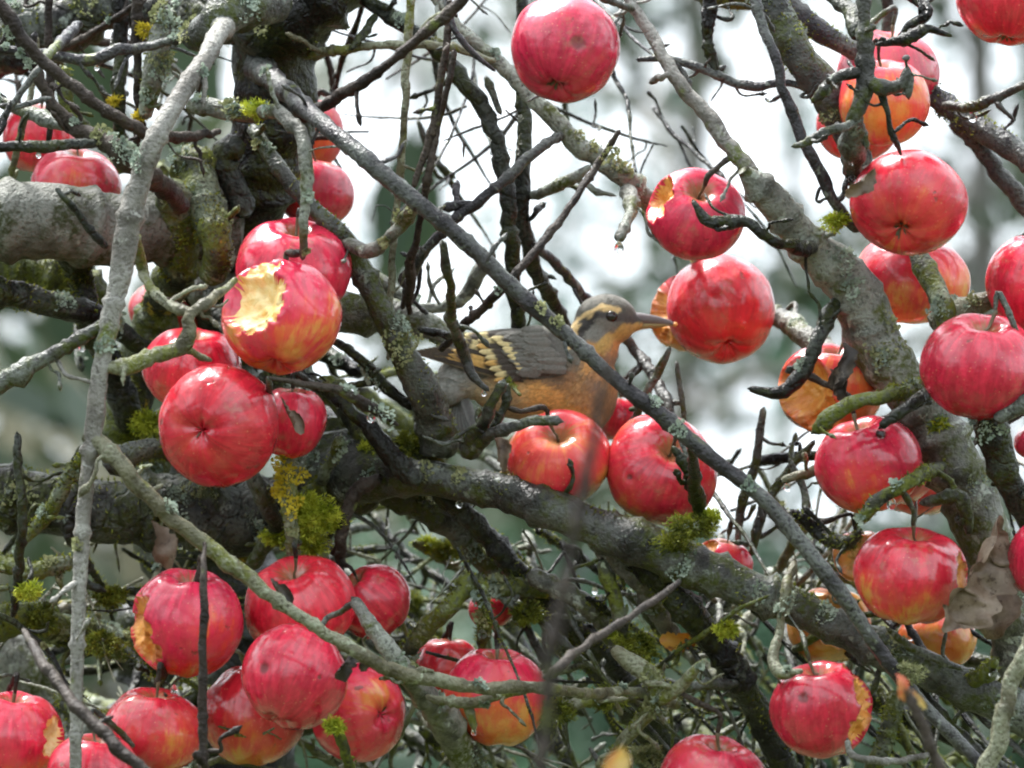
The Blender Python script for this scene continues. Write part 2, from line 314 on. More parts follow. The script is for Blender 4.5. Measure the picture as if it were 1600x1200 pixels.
def added_woodland():                          # wooded edge added so apples reflect trees and front light is less flat
    g = np.random.default_rng(77); parts = []; cl = []
    for k in range(46):
        a = math.radians(g.uniform(125, 415)); rr = g.uniform(9, 15); b = np.array([math.sin(a)*rr, math.cos(a)*rr - 4.0, 0]); h = g.uniform(2.2, 6.5); wd = g.uniform(1.0, 2.0)
        parts.append(simple_tube(b + np.linspace(0, 1, 6)[:, None]*[g.normal(0, .2), g.normal(0, .2), h*.8], np.linspace(.14, .03, 6), 7))
        c = g.normal(size=(90, 3)); c /= np.linalg.norm(c, axis=1)[:, None]; c *= g.uniform(.3, 1, (90, 1))**.5; cl.append(b + c*[wd, wd, h*.48] + [0, 0, h*.52])
    V, F = join(parts); C = np.concatenate(cl); C = np.repeat(C, 7, 0) + g.normal(0, .16, (len(C)*7, 3)); V2, F2 = leaf_quads(C, .13, g, .2)
    root = link('added_woodland', mesh_np('added_woodland', *join([(V, F), (V2, F2)]), False), M['far_leaf_b']); tag(root, 'dark wooded edge added round the apple tree for reflections and less front light', 'added_woodland', kind='stuff')
added_woodland()

# ------------------------------------------------------------------ the apple tree: tubes that follow a path
tb = P(330, 900, .36); tb[2] = 0
TREE = link('apple_tree', None, None, None, tuple(tb)); TREE.empty_display_size = .2
tag(TREE, 'old lichened apple tree with bare wet mossy branches and spurs', 'tree')
SAMPLES = []          # (points, radii, id) of every stick, to hang things from
def resample(C, step):
    C = np.asarray(C, float); 
    Q = np.vstack([2*C[0] - C[1], C, 2*C[-1] - C[-2]]); out = []
    for i in range(1, len(Q) - 2):
        p0, p1, p2, p3 = Q[i - 1:i + 3]; n = max(2, int(np.linalg.norm((p2 - p1)[:3])/step))
        t = np.linspace(0, 1, n, endpoint=False)[:, None]
        out.append(.5*(2*p1 + (p2 - p0)*t + (2*p0 - 5*p1 + 4*p2 - p3)*t*t + (3*p1 - p0 - 3*p2 + p3)*t**3))
    out.append(C[-1][None]); R = np.vstack(out); R[:, 3] = np.maximum(R[:, 3], .0004); return R
def frames(pts):
    t = np.gradient(pts, axis=0); t /= np.linalg.norm(t, axis=1)[:, None] + 1e-12
    u = np.cross(t[0], [.2, .5, .84]); u /= np.linalg.norm(u); us = [u]
    for i in range(1, len(t)):
        u = u - t[i]*(u@t[i]); u /= np.linalg.norm(u) + 1e-12; us.append(u)
    u = np.array(us); return t, u, np.cross(t, u)
def tube(C, seed, ns=12, step=.004, rough=.10, fine=.05, nodes=True):
    R = resample(C, step); g = np.random.default_rng(seed); pts, r = R[:, :3].copy(), R[:, 3].copy()
    wob = Wob(seed + 1, 60); jit = np.stack([Wob(seed + 5 + k, 45)(pts) for k in range(3)], 1); pts += jit*r[:, None]*.16
    if r.max() < .0075: pts += np.stack([Wob(seed + 15 + k, 210)(pts) for k in range(3)], 1)*r[:, None]*.20
    if nodes:           # growth rings and bud scars along the stick
        s = np.concatenate([[0], np.cumsum(np.linalg.norm(np.diff(pts, axis=0), axis=1))]); x = g.uniform(.005, .02)
        while x < s[-1]:
            r *= 1 + g.uniform(.10, .38)*np.exp(-((s - x)/(.0008 + r*.14))**2); x += g.uniform(.0022, .0062) if (s[-1] < .045 or rough >= .14) else g.uniform(.009, .036)*(1 if r.max() < .005 else 1.5)
    if nodes and r.max() < .006:
        f_ = np.linspace(0, 1, len(r)); r *= 1 - .4*np.clip((f_ - .8)/.2, 0, 1) - .25*np.clip((.1 - f_)/.1, 0, 1)
    t, u, v = frames(pts); a = np.arange(ns)*2*math.pi/ns
    dirs = np.cos(a)[None, :, None]*u[:, None, :] + np.sin(a)[None, :, None]*v[:, None, :]
    V = pts[:, None, :] + dirs*r[:, None, None]; flat = V.reshape(-1, 3)
    h = rough*Wob(seed + 2, 55)(flat) + rough*.8*Wob(seed + 3, 170)(flat) + fine*1.5*min(1, .006/r.mean())*Wob(seed + 4, 600)(flat)
    V = pts[:, None, :] + dirs*(r[:, None]*(1 + h.reshape(len(pts), ns)))[:, :, None]
    n = len(pts); i = np.arange(n*ns).reshape(n, ns); j = np.roll(i, -1, 1)
    F = np.stack([i[:-1].ravel(), j[:-1].ravel(), j[1:].ravel(), i[1:].ravel()], 1)
    caps = []; allV = [V.reshape(-1, 3)]; o = n*ns
    for end, sg in ((0, -1), (n - 1, 1)):
        ring = pts[end] + dirs[end]*r[end]*(.55 + .12*np.sin(a*2 + seed))[:, None] + t[end]*sg*r[end]*.55; tip = pts[end] + t[end]*sg*r[end]*(1.3 if r[end] < .004 else .7) + dirs[end][seed % ns]*r[end]*.2
        allV += [ring, tip[None]]; a0 = i[end]; a1 = np.arange(o, o + ns); tp = np.full(ns, o + ns); o += ns + 1
        q = np.stack([a0, np.roll(a0, -1), np.roll(a1, -1), a1], 1) if sg > 0 else np.stack([np.roll(a0, -1), a0, a1, np.roll(a1, -1)], 1)
        caps += [q, np.stack([a1, np.roll(a1, -1), tp, tp], 1)]
    V = np.concatenate(allV); F = np.concatenate([F] + caps)
    return V, F, (pts, r, t, u, v)
def tri_fix(V, F, name):       # quads with a doubled corner become triangles
    m = F[:, 2] == F[:, 3]
    return mesh_np(name, V, [tuple(f) for f in F[~m].tolist()] + [tuple(f[:3]) for f in F[m].tolist()])
def spurs(path, seed, n, L=(.007, .028), rr=(.0009, .0018)):
    pts, r, t, u, v = path; g = np.random.default_rng(seed + 77); out = []
    for k in range(n):
        i = g.integers(2, max(3, len(pts) - 2)); a = g.uniform(0, 6.28); q = math.cos(a)*u[i] + math.sin(a)*v[i]
        dv = q + t[i]*g.uniform(-.2, .8) + np.array([0, 0, g.uniform(-.2, .5)]); dv /= np.linalg.norm(dv)
        l = g.uniform(*L); r0 = min(g.uniform(*rr), r[i]*.7); p = pts[i] + q*r[i]*.5; C = [[*p, r0*1.15]]; m = g.integers(2, 5)
        for e in range(m):
            dv = dv + g.normal(0, .55, 3); dv /= np.linalg.norm(dv); p = p + dv*l/m; C.append([*p, r0*g.uniform(.65, 1.25)])
        C.append([*(p + dv*.003), r0*1.25]); C.append([*(p + dv*.006), r0*.5])
        V, F, _ = tube(C, seed + k*3, 7, .0014, .2, .1); out.append((V, F))
    return out
def blades(base, nrm, length, width, g):
    n = len(base); d = nrm + g.normal(0, .45, (n, 3)); d /= np.linalg.norm(d, axis=1)[:, None]; s = np.cross(d, g.normal(size=(n, 3))); s /= np.linalg.norm(s, axis=1)[:, None] + 1e-9
    L = length*g.uniform(.5, 1.3, (n, 1)); bend = g.normal(0, .35, (n, 3)); mid = base + d*L*.55; tip = base + (d + bend)*L
    V = np.stack([base - s*width*.5, base + s*width*.5, mid + s*width*.55, tip, mid - s*width*.55], 1).reshape(-1, 3)
    return V, np.arange(5*n).reshape(n, 5)
TO = np.array(tb)
def moss_on(owner, path, seed, dens, mat='moss', thr=.1, length=.0022, side=None):
    pts, r, t, u, v = path; g = np.random.default_rng(seed + 31)
    seg = np.linalg.norm(np.diff(pts, axis=0), axis=1).mean(); area = seg*6.28*r.mean()*len(pts)*1e6; n = int(min(9000, area*dens*2.2))
    if n < 20: return
    i = g.integers(0, len(pts), n); a = g.uniform(0, 6.28, n); nr = np.cos(a)[:, None]*u[i] + np.sin(a)[:, None]*v[i]; b = pts[i] + nr*r[i][:, None]*.96
    keep = Wob(seed + 41, 75)(b) + (nr[:, 2]*.5 if side is None else nr@side*.8) > thr
    if keep.sum() < 15: return
    V, F = blades(b[keep], nr[keep], length, .0009, g)
    tag(link('moss', mesh_np('moss', V - TO, F, False), M[mat], owner), kind='stuff')
def lichen_patch(owner, c, nrm, size, seed, mat='lichen'):
    g = np.random.default_rng(seed); n = int(50 + 1.1e6*size*size); nrm = np.asarray(nrm, float); nrm /= np.linalg.norm(nrm)
    a = np.cross(nrm, [.3, .2, .9]); a /= np.linalg.norm(a); b = np.cross(nrm, a); Vs, Fs, o = [], [], 0
    for k in range(n):
        q = g.uniform(0, 6.28); rad = size*math.sqrt(g.uniform(0, 1)); rad *= 1 + .35*math.sin(3*q + seed); p = c + a*math.cos(q)*rad + b*math.sin(q)*rad + nrm*(g.uniform(0, .0014) - rad*rad/size*.25)
        out = a*math.cos(q + g.normal(0, .8)) + b*math.sin(q + g.normal(0, .8)) + nrm*g.uniform(.0, 1.0); out /= np.linalg.norm(out); sd_ = np.cross(out, nrm + g.normal(0, .3, 3)); sd_ /= np.linalg.norm(sd_) + 1e-9
        l = g.uniform(.0009, .0024); V = [p - sd_*l*.3, p + sd_*l*.3, p + out*l*.6 + sd_*l*.55 + nrm*l*.15, p + out*l + nrm*l*g.uniform(-.1, .5), p + out*l*.6 - sd_*l*.55 + nrm*l*.15]
        Vs += V; Fs.append((o, o + 1, o + 2, o + 3, o + 4)); o += 5
    return link('lichen_patch', mesh_np('lichen_patch', np.array(Vs) - TO, np.array(Fs), False), M[mat], owner)
def stick(name, mat, pts, d=0.0, ns=None, nsp=None, moss=0.0, lich=0, rough=.10, thr=.1, seed=None, mossmat='moss', label=None, sub=None):
    """pts: (x, y, r) or (x, y, r, d) in photograph pixels, d in metres behind the plane of focus"""
    C = []
    for p in pts:
        dd = p[3] if len(p) > 3 else d
        C.append([*P(p[0], p[1], dd), PX(p[2], dd)])
    seed = seed or (len(SAMPLES)*17 + 100); rm = max(c[3] for c in C)
    ns = ns or (22 if rm > .012 else 14 if rm > .004 else 10)
    V, F, path = tube(C, seed, ns, .0035 if rm > .004 else .0022, rough, .05)
    L = len(path[0])*.004
    if nsp is None: nsp = int(L*16) if rm < .009 else int(L*9)
    parts = [(V, F)] + (spurs(path, seed, nsp) if nsp else [])
    V, F = join(parts); ob = link(name, tri_fix(V - TO, F, name), M[mat], sub or TREE)
    SAMPLES.append((path[0], path[1], ob))
    if label: ob['label'] = label
    if moss and sub is None: moss_on(ob, path, seed, moss, mossmat, thr)
    if sub is None:
        g = np.random.default_rng(seed + 9)
        for k in range(lich):
            i = g.integers(0, len(path[0])); q = -aFW*.8 + aUP*g.uniform(-.2, 1.0) + aRT*g.normal(0, .5); q -= path[2][i]*(q@path[2][i]); q /= np.linalg.norm(q)
            lichen_patch(ob, path[0][i] + q*path[1][i]*.97, q, min(.011, path[1][i]*g.uniform(.6, 1.1)), seed + k, 'lichen' if g.uniform() < .6 else 'lichen_olive')
    ob['path_id'] = len(SAMPLES) - 1
    return ob, path

# main trunk, down to the ground
gp = to_px(TO)
stick('trunk', 'dark', [(470, -330, 95, .16), (465, -100, 85, .15), (445, 40, 74, .13), (425, 180, 62, .13), (398, 300, 60, .15), (345, 400, 58, .2), (325, 560, 70, .3), (325, 850, 90, .36), (330, 1400, 150, .36), (330, 2600, 170, .36), (330, gp[1] - 250, 200, .36), (330, gp[1] + 60, 260, .36)],
      nsp=0, ns=40, moss=.012, lich=2, rough=.07, label='dark wet main stem of the tree behind the left apple cluster')
stick('limb', 'rough', [(-330, 130, 60, .22), (-60, 80, 52, .2), (60, 45, 46, .18), (160, 15, 36, .17), (260, 18, 26, .16), (350, 20, 40, .12), (440, 5, 55, .12)], nsp=5, moss=.05, lich=6)
stick('limb', 'dark', [(700, -190, 52, .12), (560, -60, 56, .1), (470, 10, 55, .08), (400, 60, 45, .1)], nsp=0, lich=4, moss=.03)
stick('limb', 'grey', [(300, 60, 22, .0), (345, 25, 34, -.02), (420, 0, 30, .03)], nsp=0, lich=4)
stick('branch', 'pale', [(368, 5, 20, .02), (352, 40, 17, -.03), (325, 85, 15, -.07), (285, 145, 15, -.1), (245, 215, 16, -.12), (215, 290, 17, -.12), (198, 350, 19, -.12), (186, 430, 17, -.12), (170, 510, 15, -.12), (156, 590, 14, -.12), (146, 670, 15, -.12), (134, 760, 12, -.12), (127, 880, 12, -.12), (122, 1000, 11, -.12), (120, 1140, 10, -.12), (116, 1330, 9, -.11)],
      nsp=5, lich=3, rough=.06, label='smooth pale grey branch arching down in front of the left apples')
stick('limb', 'smooth', [(-340, 350, 66, .06), (-60, 347, 62, .07), (60, 350, 60, .07), (160, 356, 58, .08), (260, 352, 56, .1), (340, 335, 56, .13)], nsp=0, lich=2, rough=.02, label='thick smooth grey horizontal limb at the left edge')
stick('limb', 'mossy', [(-250, 430, 45, .2), (0, 425, 40, .2), (90, 440, 38, .2), (150, 470, 30, .2)], nsp=0, moss=.1)
stick('branch', 'dark', [(-200, 440, 22, .04), (-40, 458, 22, .06), (50, 470, 21, .08), (110, 480, 20, .09), (150, 492, 18, .1), (220, 540, 16, .12), (330, 600, 14, .15)], nsp=2, lich=2, moss=.03)
stick('branch', 'dark', [(110, 390, 26, .1), (125, 440, 20, .12), (140, 500, 20, .12), (175, 570, 22, .14), (200, 660, 24, .16)], nsp=0, moss=.08)
stick('limb', 'rough', [(-330, 770, 52, .12), (-60, 775, 50, .12), (60, 778, 50, .12), (170, 785, 50, .12), (270, 798, 52, .12), (370, 815, 50, .13), (450, 800, 50, .14), (520, 760, 55, .14)], nsp=2, moss=.035, lich=12, rough=.10, label='rough lichened horizontal limb at lower left')
stick('limb', 'grey', [(430, 610, 50, .22), (490, 670, 55, .17), (520, 725, 58, .12), (570, 742, 46, .08), (640, 745, 28, .06), (740, 757, 27, .05), (830, 782, 28, .04), (920, 822, 31, .03), (1000, 855, 33, .02), (1080, 884, 33, .02), (1190, 926, 31, .02), (1290, 974, 28, .02), (1390, 1022, 28, .02), (1480, 1066, 29, .02), (1570, 1108, 31, .02), (1700, 1170, 31, .02), (1950, 1290, 31, .02)],
      nsp=4, moss=.05, thr=.75, lich=12, rough=.06, label='long grey limb the bird and two apples rest on')
stick('branch', 'blue', [(395, 95, 20, .12), (440, 135, 16, .03), (495, 185, 14, -.07), (560, 240, 14, -.11), (640, 305, 14, -.12), (720, 372, 13.5, -.12), (800, 447, 13.5, -.12), (880, 522, 13, -.12), (960, 592, 12, -.12), (1040, 655, 13, -.12), (1120, 720, 12.5, -.12), (1190, 777, 12, -.12), (1250, 845, 13, -.12), (1310, 925, 12, -.12), (1370, 1012, 11, -.11), (1440, 1100, 10, -.1), (1530, 1190, 10, -.1), (1640, 1300, 9, -.1)],
      nsp=7, lich=5, rough=.05, label='long straight grey branch crossing in front of the bird')
stick('limb', 'limb', [(1165, 270, 14, -.01), (1195, 300, 26, .0), (1245, 355, 29, .01), (1305, 425, 37, .02), (1365, 515, 41, .03), (1415, 600, 41, .03), (1470, 690, 44, .03), (1515, 770, 44, .03), (1545, 860, 42, .03), (1575, 960, 40, .04), (1620, 1080, 44, .05), (1700, 1250, 46, .06)],
      nsp=3, moss=.02, thr=.8, lich=9, rough=.08, label='stout pale lichened limb running down the right side')
stick('branch', 'pale', [(930, -120, 9, .05), (985, 0, 9, .04), (1050, 110, 11, .02), (1110, 190, 12, .01), (1165, 262, 13, .0), (1200, 310, 16, .0)], nsp=4, rough=.05)
stick('branch', 'grey', [(1130, -150, 28, .06), (1195, -10, 28, .06), (1245, 70, 28, .05), (1290, 140, 27, .05), (1325, 215, 23, .05), (1345, 270, 18, .04), (1360, 330, 14, .05)], nsp=2, moss=.04, thr=.5, lich=2)
stick('branch', 'blue', [(1160, -60, 16, .1), (1220, -5, 16, .1), (1270, 40, 16, .1), (1335, 80, 14, .1), (1420, 120, 15, .12), (1500, 175, 20, .1), (1570, 225, 22, .08), (1680, 290, 22, .06)], nsp=2, moss=.05, thr=.4, lich=1)
stick('branch', 'blue', [(1500, 190, 16, .1), (1545, 245, 14, .1), (1600, 315, 13, .1), (1680, 400, 12, .1)], nsp=1)
stick('twig', 'grey', [(1475, 165, 8, .08), (1520, 166, 8, .06), (1560, 150, 7, .05), (1640, 115, 6, .04)], nsp=3)
stick('twig', 'blue', [(1150, -80, 7, .0), (1185, 20, 8, -.01), (1212, 95, 9, -.02), (1240, 180, 9, -.02), (1272, 255, 9, -.02), (1310, 328, 10, -.01), (1335, 360, 11, .0)], nsp=5)
# spur system in front of the upper right apples
stick('twig', 'grey', [(1354, -120, 12, -.06), (1353, 0, 11, -.06), (1352, 70, 11, -.06), (1349, 125, 12, -.06), (1338, 180, 11, -.06), (1330, 230, 16, -.04), (1335, 280, 11, .0)], nsp=2, rough=.14)
stick('twig', 'grey', [(1350, 112, 9, -.06), (1318, 118, 9, -.065), (1295, 138, 9, -.065), (1272, 158, 8, -.06)], nsp=2, rough=.16)
stick('twig', 'grey', [(1348, 122, 10, -.06), (1375, 138, 11, -.065), (1412, 130, 9, -.07), (1420, 110, 8, -.07), (1418, 150, 7, -.07)], nsp=3, rough=.16)
stick('twig', 'dark', [(1376, 140, 8, -.06), (1386, 175, 7, -.065), (1398, 215, 8, -.06), (1408, 240, 6, -.05)], nsp=2, rough=.2)
stick('twig', 'grey', [(1335, 190, 10, -.06), (1305, 203, 9, -.07), (1270, 215, 8, -.07), (1240, 226, 7, -.07)], nsp=1, rough=.16)
stick('twig', 'dark', [(1290, -40, 12, .0), (1310, 0, 12, -.01), (1335, 22, 12, -.03), (1340, 55, 12, -.05)], nsp=2, rough=.15)
stick('twig', 'dark', [(1380, -30, 8, -.02), (1430, 0, 8, -.02), (1450, 20, 7, -.03), (1425, 38, 8, -.03), (1405, 60, 7, -.03)], nsp=3, rough=.2)
stick('twig', 'dark', [(1370, 70, 4, -.03), (1415, 62, 9, -.04), (1450, 45, 6, -.04), (1485, 56, 5, -.04)], nsp=3, rough=.2)
stick('branch', 'mossy', [(1395, 330, 16, .08), (1430, 390, 16, .04), (1455, 440, 17, .02), (1475, 490, 19, .01), (1490, 560, 20, .02)], nsp=1, lich=1)
stick('branch', 'olive', [(1465, 500, 22, .02), (1510, 480, 19, .02), (1560, 462, 17, .02), (1700, 430, 16, .03)], nsp=1, lich=2)
# upper middle
stick('branch', 'dark', [(500, -80, 10, .1), (560, -10, 11, .09), (620, 30, 12, .08), (680, 72, 12, .08), (722, 122, 13, .08), (768, 190, 13, .08), (784, 260, 13, .08), (794, 340, 12, .08), (800, 420, 12, .09), (808, 500, 11, .11), (815, 620, 10, .17)], nsp=7, lich=2)
stick('branch', 'limb', [(640, -60, 8, .07), (690, 10, 9, .07), (735, 65, 11, .07), (795, 118, 13, .07), (862, 185, 15, .06), (920, 237, 16, .06), (975, 282, 16, .06), (1030, 330, 15, .10), (1120, 420, 15, .22), (1200, 485, 15, .2), (1250, 516, 15, .14), (1310, 570, 14, .08)], nsp=5, lich=7)
stick('branch', 'dark', [(815, -60, 10, .12), (818, 60, 10, .12), (820, 170, 11, .11), (820, 250, 12, .1), (818, 330, 12, .1), (832, 400, 12, .12), (852, 450, 11, .15), (885, 510, 10, .18), (930, 600, 9, .22)], nsp=3)
stick('twig', 'blue', [(835, 385, 8, .1), (875, 420, 8, .12), (920, 468, 8, .15), (985, 540, 8, .17), (1022, 592, 9, .15), (1046, 640, 8, .12), (1050, 700, 8, .14)], nsp=4)
stick('twig', 'brown', [(968, 204, 5, .0), (935, 255, 6, .0), (900, 310, 6, -.02), (850, 378, 7, -.04), (790, 445, 7, -.06), (740, 495, 7, -.02), (690, 545, 8, .06)], nsp=2)
stick('twig', 'blue', [(885, 205, 8, .06), (840, 235, 8, .04), (790, 280, 8, .03), (720, 338, 8, .03), (670, 385, 8, .04), (645, 430, 7, .07), (630, 480, 7, .1)], nsp=4)
stick('twig', 'blue', [(740, 318, 6, .03), (712, 322, 7, .03), (692, 326, 8, .03)], nsp=0)
stick('twig', 'olive', [(480, 88, 9, .09), (520, 80, 8, .07), (580, 72, 7, .06), (640, 70, 7, .05), (700, 74, 7, .05), (770, 95, 8, .06)], nsp=3)
stick('twig', 'brown', [(760, -50, 8, -.12), (715, 5, 9, -.11), (640, 72, 9, -.1), (570, 128, 9, -.08), (510, 163, 9, -.04), (470, 182, 9, .0), (435, 188, 10, .06)], nsp=2)
stick('twig', 'olive', [(643, -80, 7, .03), (640, 20, 7, .03), (634, 110, 7, .03), (630, 200, 6, .03), (622, 300, 6, .04), (612, 430, 6, .05), (606, 560, 6, .06)], nsp=4)
stick('twig', 'brown', [(702, 0, 6, .0), (697, 70, 6, .0), (688, 130, 6, .0), (676, 195, 6, .0), (662, 240, 6, .0), (648, 288, 8, .0)], nsp=3)
stick('twig', 'brown', [(708, 82, 6, -.01), (698, 140, 5, -.01), (684, 200, 5, .0), (668, 280, 6, .0), (655, 360, 6, .02), (642, 420, 8, .04), (639, 490, 7, .08)], nsp=2)
stick('twig', 'blue', [(690, -30, 6, .01), (705, 35, 6, .0), (735, 80, 6, .0), (770, 108, 6, .0)], nsp=2)
stick('twig', 'grey', [(782, 178, 5, .08), (760, 120, 6, .08)], nsp=0)
stick('twig', 'dark', [(585, 25, 8, .08), (565, 55, 8, .06), (548, 75, 6, .05)], nsp=1, rough=.2)
stick('twig', 'limb', [(985, 300, 14, .05), (985, 335, 10, .02), (968, 372, 8, .0)], nsp=1, rough=.2)
stick('twig', 'limb', [(830, 305, 10, .1), (880, 285, 9, .06), (920, 262, 8, .05)], nsp=2, rough=.16)
stick('twig', 'dark', [(1084, 318, 6, -.05), (1110, 346, 9, -.05), (1160, 346, 9, -.04), (1190, 368, 10, -.04), (1230, 385, 10, -.03), (1275, 385, 12, .0)], nsp=4, rough=.16)
stick('twig', 'blue', [(998, 94, 5, .05), (1045, 90, 6, .05), (1090, 104, 7, .05), (1135, 124, 8, .05), (1180, 134, 9, .05), (1230, 132, 7, .05), (1270, 145, 7, .05)], nsp=6)
stick('twig', 'dark', [(1108, -40, 9, .05), (1108, 20, 8, .05), (1108, 70, 8, .05), (1122, 118, 8, .05)], nsp=3, rough=.16)
stick('limb', 'mossy', [(1040, -50, 24, .15), (1120, -15, 22, .14), (1200, -5, 22, .13), (1270, -30, 20, .12)], nsp=1, moss=.08)
stick('branch', 'brown', [(1385, -60, 9, .2), (1388, 40, 9, .2), (1385, 120, 8, .2)], nsp=1)
# around the bird and the left cluster
stick('branch', 'limb', [(400, 175, 11, .0), (440, 178, 11, -.04), (468, 205, 10, -.06), (478, 250, 10, -.07), (478, 300, 10, -.07), (474, 350, 9, -.07), (475, 402, 8, -.05)], nsp=2, lich=3)
stick('branch', 'limb', [(300, 165, 12, .02), (350, 170, 14, .01), (410, 180, 12, .0)], nsp=2, lich=5, moss=.1)
stick('branch', 'grey', [(395, 200, 10, .05), (430, 255, 11, .03), (480, 315, 12, .02), (530, 365, 15, .02), (560, 420, 19, .03), (595, 480, 21, .03), (635, 555, 24, .03), (665, 620, 26, .04), (690, 700, 28, .06)], nsp=3, moss=.05, thr=.6, lich=4)
stick('branch', 'limb', [(535, 378, 12, .02), (575, 392, 12, .0), (610, 370, 10, -.01), (640, 335, 11, -.02), (650, 310, 9, -.05)], nsp=2, lich=4)
stick('limb', 'limb', [(330, 440, 40, .2), (470, 475, 34, .14), (560, 482, 31, .12), (620, 492, 27, .11), (670, 512, 20, .11), (702, 530, 12, .11)], nsp=0, lich=1, label='broken pale limb behind the bird\'s tail')
stick('branch', 'limb', [(520, 400, 17, .12), (590, 440, 16, .13), (645, 475, 15, .13)], nsp=0, lich=1)
stick('branch', 'limb', [(650, 480, 8, .16), (690, 478, 9, .16), (725, 465, 11, .15), (745, 430, 11, .14), (770, 400, 10, .13)], nsp=2, lich=2)
stick('twig', 'grey', [(690, 380, 8, -.11), (703, 440, 8, -.09), (708, 500, 9, -.05), (722, 550, 9, -.02), (742, 590, 9, -.02), (762, 608, 8, -.02)], nsp=1)
stick('twig', 'dark', [(655, 515, 6, .0), (690, 522, 6, .0), (712, 525, 6, -.03)], nsp=0)
stick('twig', 'grey', [(735, 700, 15, .03), (755, 668, 9, .01), (768, 630, 7, .0), (785, 598, 6, .0)], nsp=2, rough=.2)
stick('twig', 'grey', [(730, 705, 13, .03), (770, 678, 9, .0), (810, 664, 8, -.01), (850, 656, 8, -.01), (872, 656, 9, -.01)], nsp=1, rough=.12)
stick('twig', 'dark', [(762, 680, 7, .02), (785, 640, 6, .02), (793, 605, 6, .02)], nsp=1, rough=.2)
stick('twig', 'dark', [(520, 530, 8, .05), (555, 555, 8, .04), (590, 590, 9, .04), (640, 640, 9, .05)], nsp=2)
stick('branch', 'mossy', [(510, 600, 20, .1), (560, 650, 22, .09), (600, 690, 24, .08), (680, 720, 26, .08)], nsp=2, moss=.15)
stick('branch', 'dark', [(430, 560, 12, .08), (520, 620, 12, .05), (570, 665, 14, .04), (620, 715, 16, .04), (650, 745, 16, .04)], nsp=1, lich=1)
stick('twig', 'brown', [(420, 590, 4, -.08), (470, 600, 5, -.08), (530, 612, 7, -.08), (580, 636, 9, -.07), (620, 665, 5, -.07)], nsp=0)
stick('twig', 'olive', [(150, 575, 9, -.12), (195, 575, 11, -.12), (230, 560, 11, -.115), (275, 545, 12, -.11), (295, 520, 10, -.11), (298, 490, 9, -.11), (330, 468, 9, -.1), (368, 438, 8, -.08)], nsp=3, rough=.16)
stick('twig', 'olive', [(300, 492, 9, -.11), (270, 482, 8, -.1), (238, 455, 8, -.08), (222, 420, 8, -.06), (212, 370, 8, -.08)], nsp=2, rough=.14)
stick('twig', 'olive', [(288, 545, 7, -.11), (310, 555, 6, -.1), (330, 563, 4, -.09)], nsp=0)
stick('twig', 'grey', [(160, 508, 9, -.12), (120, 532, 9, -.12), (70, 560, 9, -.12), (25, 588, 14, -.12), (-10, 610, 10, -.12), (-120, 690, 8, -.12)], nsp=2, rough=.14)
stick('twig', 'dark', [(165, 385, 7, -.11), (135, 350, 6, -.12), (105, 315, 6, -.13), (88, 297, 7, -.13)], nsp=1)
# upper left
stick('branch', 'brown', [(-120, -110, 10, -.06), (0, 8, 10, -.06), (60, 88, 9, -.06), (120, 140, 9, -.06), (175, 178, 9, -.06), (232, 208, 9, -.05), (290, 215, 8, -.02), (340, 205, 9, .04)], nsp=3)
stick('branch', 'brown', [(-40, -50, 8, -.02), (30, 60, 8, -.02), (55, 110, 9, -.02), (80, 160, 9, -.02), (110, 195, 11, -.02), (150, 215, 14, -.03), (190, 240, 16, -.04), (235, 278, 15, -.02), (280, 320, 16, .02)], nsp=4, lich=6)
stick('twig', 'blue', [(-80, 70, 6, .0), (0, 78, 7, .0), (80, 86, 8, .0), (140, 92, 9, .0), (180, 80, 10, .0), (228, 74, 8, .02), (290, 60, 10, .02)], nsp=5, lich=2)
stick('twig', 'grey', [(-60, 140, 9, .05), (0, 162, 9, .04), (60, 182, 10, .02), (110, 200, 12, .0)], nsp=2, lich=2)
stick('twig', 'dark', [(-60, 235, 8, -.06), (0, 230, 8, -.06), (60, 230, 9, -.06), (120, 226, 9, -.05), (160, 220, 10, -.03)], nsp=2)
stick('twig', 'blue', [(-30, 225, 4, -.04), (10, 175, 5, -.04), (55, 115, 6, -.04), (85, 75, 8, -.02), (125, 40, 10, .06)], nsp=2)
stick('twig', 'brown', [(72, -60, 7, .08), (77, 60, 7, .08), (80, 140, 7, .08), (78, 230, 7, .09)], nsp=3)
stick('twig', 'olive', [(58, 60, 6, .06), (50, 140, 5, .06), (36, 200, 6, .06), (15, 290, 7, .08)], nsp=2)
stick('twig', 'brown', [(214, -60, 9, .05), (214, 40, 9, .05), (216, 130, 9, .05), (214, 240, 9, .06)], nsp=2)
stick('branch', 'dark', [(185, -30, 13, .12), (190, 80, 12, .12), (185, 160, 10, .12), (185, 250, 11, .13)], nsp=2)
stick('branch', 'mossy', [(95, 110, 13, .1), (110, 170, 12, .1), (140, 215, 12, .1)], nsp=1, moss=.1)
stick('branch', 'limb', [(262, 30, 20, .04), (252, 80, 20, .04), (240, 130, 18, .04), (225, 180, 12, .05)], nsp=3, lich=6, moss=.05)
stick('branch', 'mossy', [(300, 250, 30, .1), (320, 320, 28, .08), (340, 380, 24, .06), (330, 430, 20, .08)], nsp=3, moss=.08, lich=3)
stick('branch', 'mossy', [(265, 300, 24, .06), (290, 400, 30, .1), (250, 470, 28, .16), (215, 560, 30, .18), (200, 650, 34, .18), (240, 720, 34, .18)], nsp=3, moss=.14, lich=3)
stick('branch', 'dark', [(380, 330, 18, .1), (350, 250, 20, .1), (370, 230, 22, .1)], nsp=0)
stick('branch', 'grey', [(180, 720, 24, .06), (230, 700, 18, .06), (290, 700, 18, .08), (360, 730, 16, .1)], nsp=1, moss=.06)
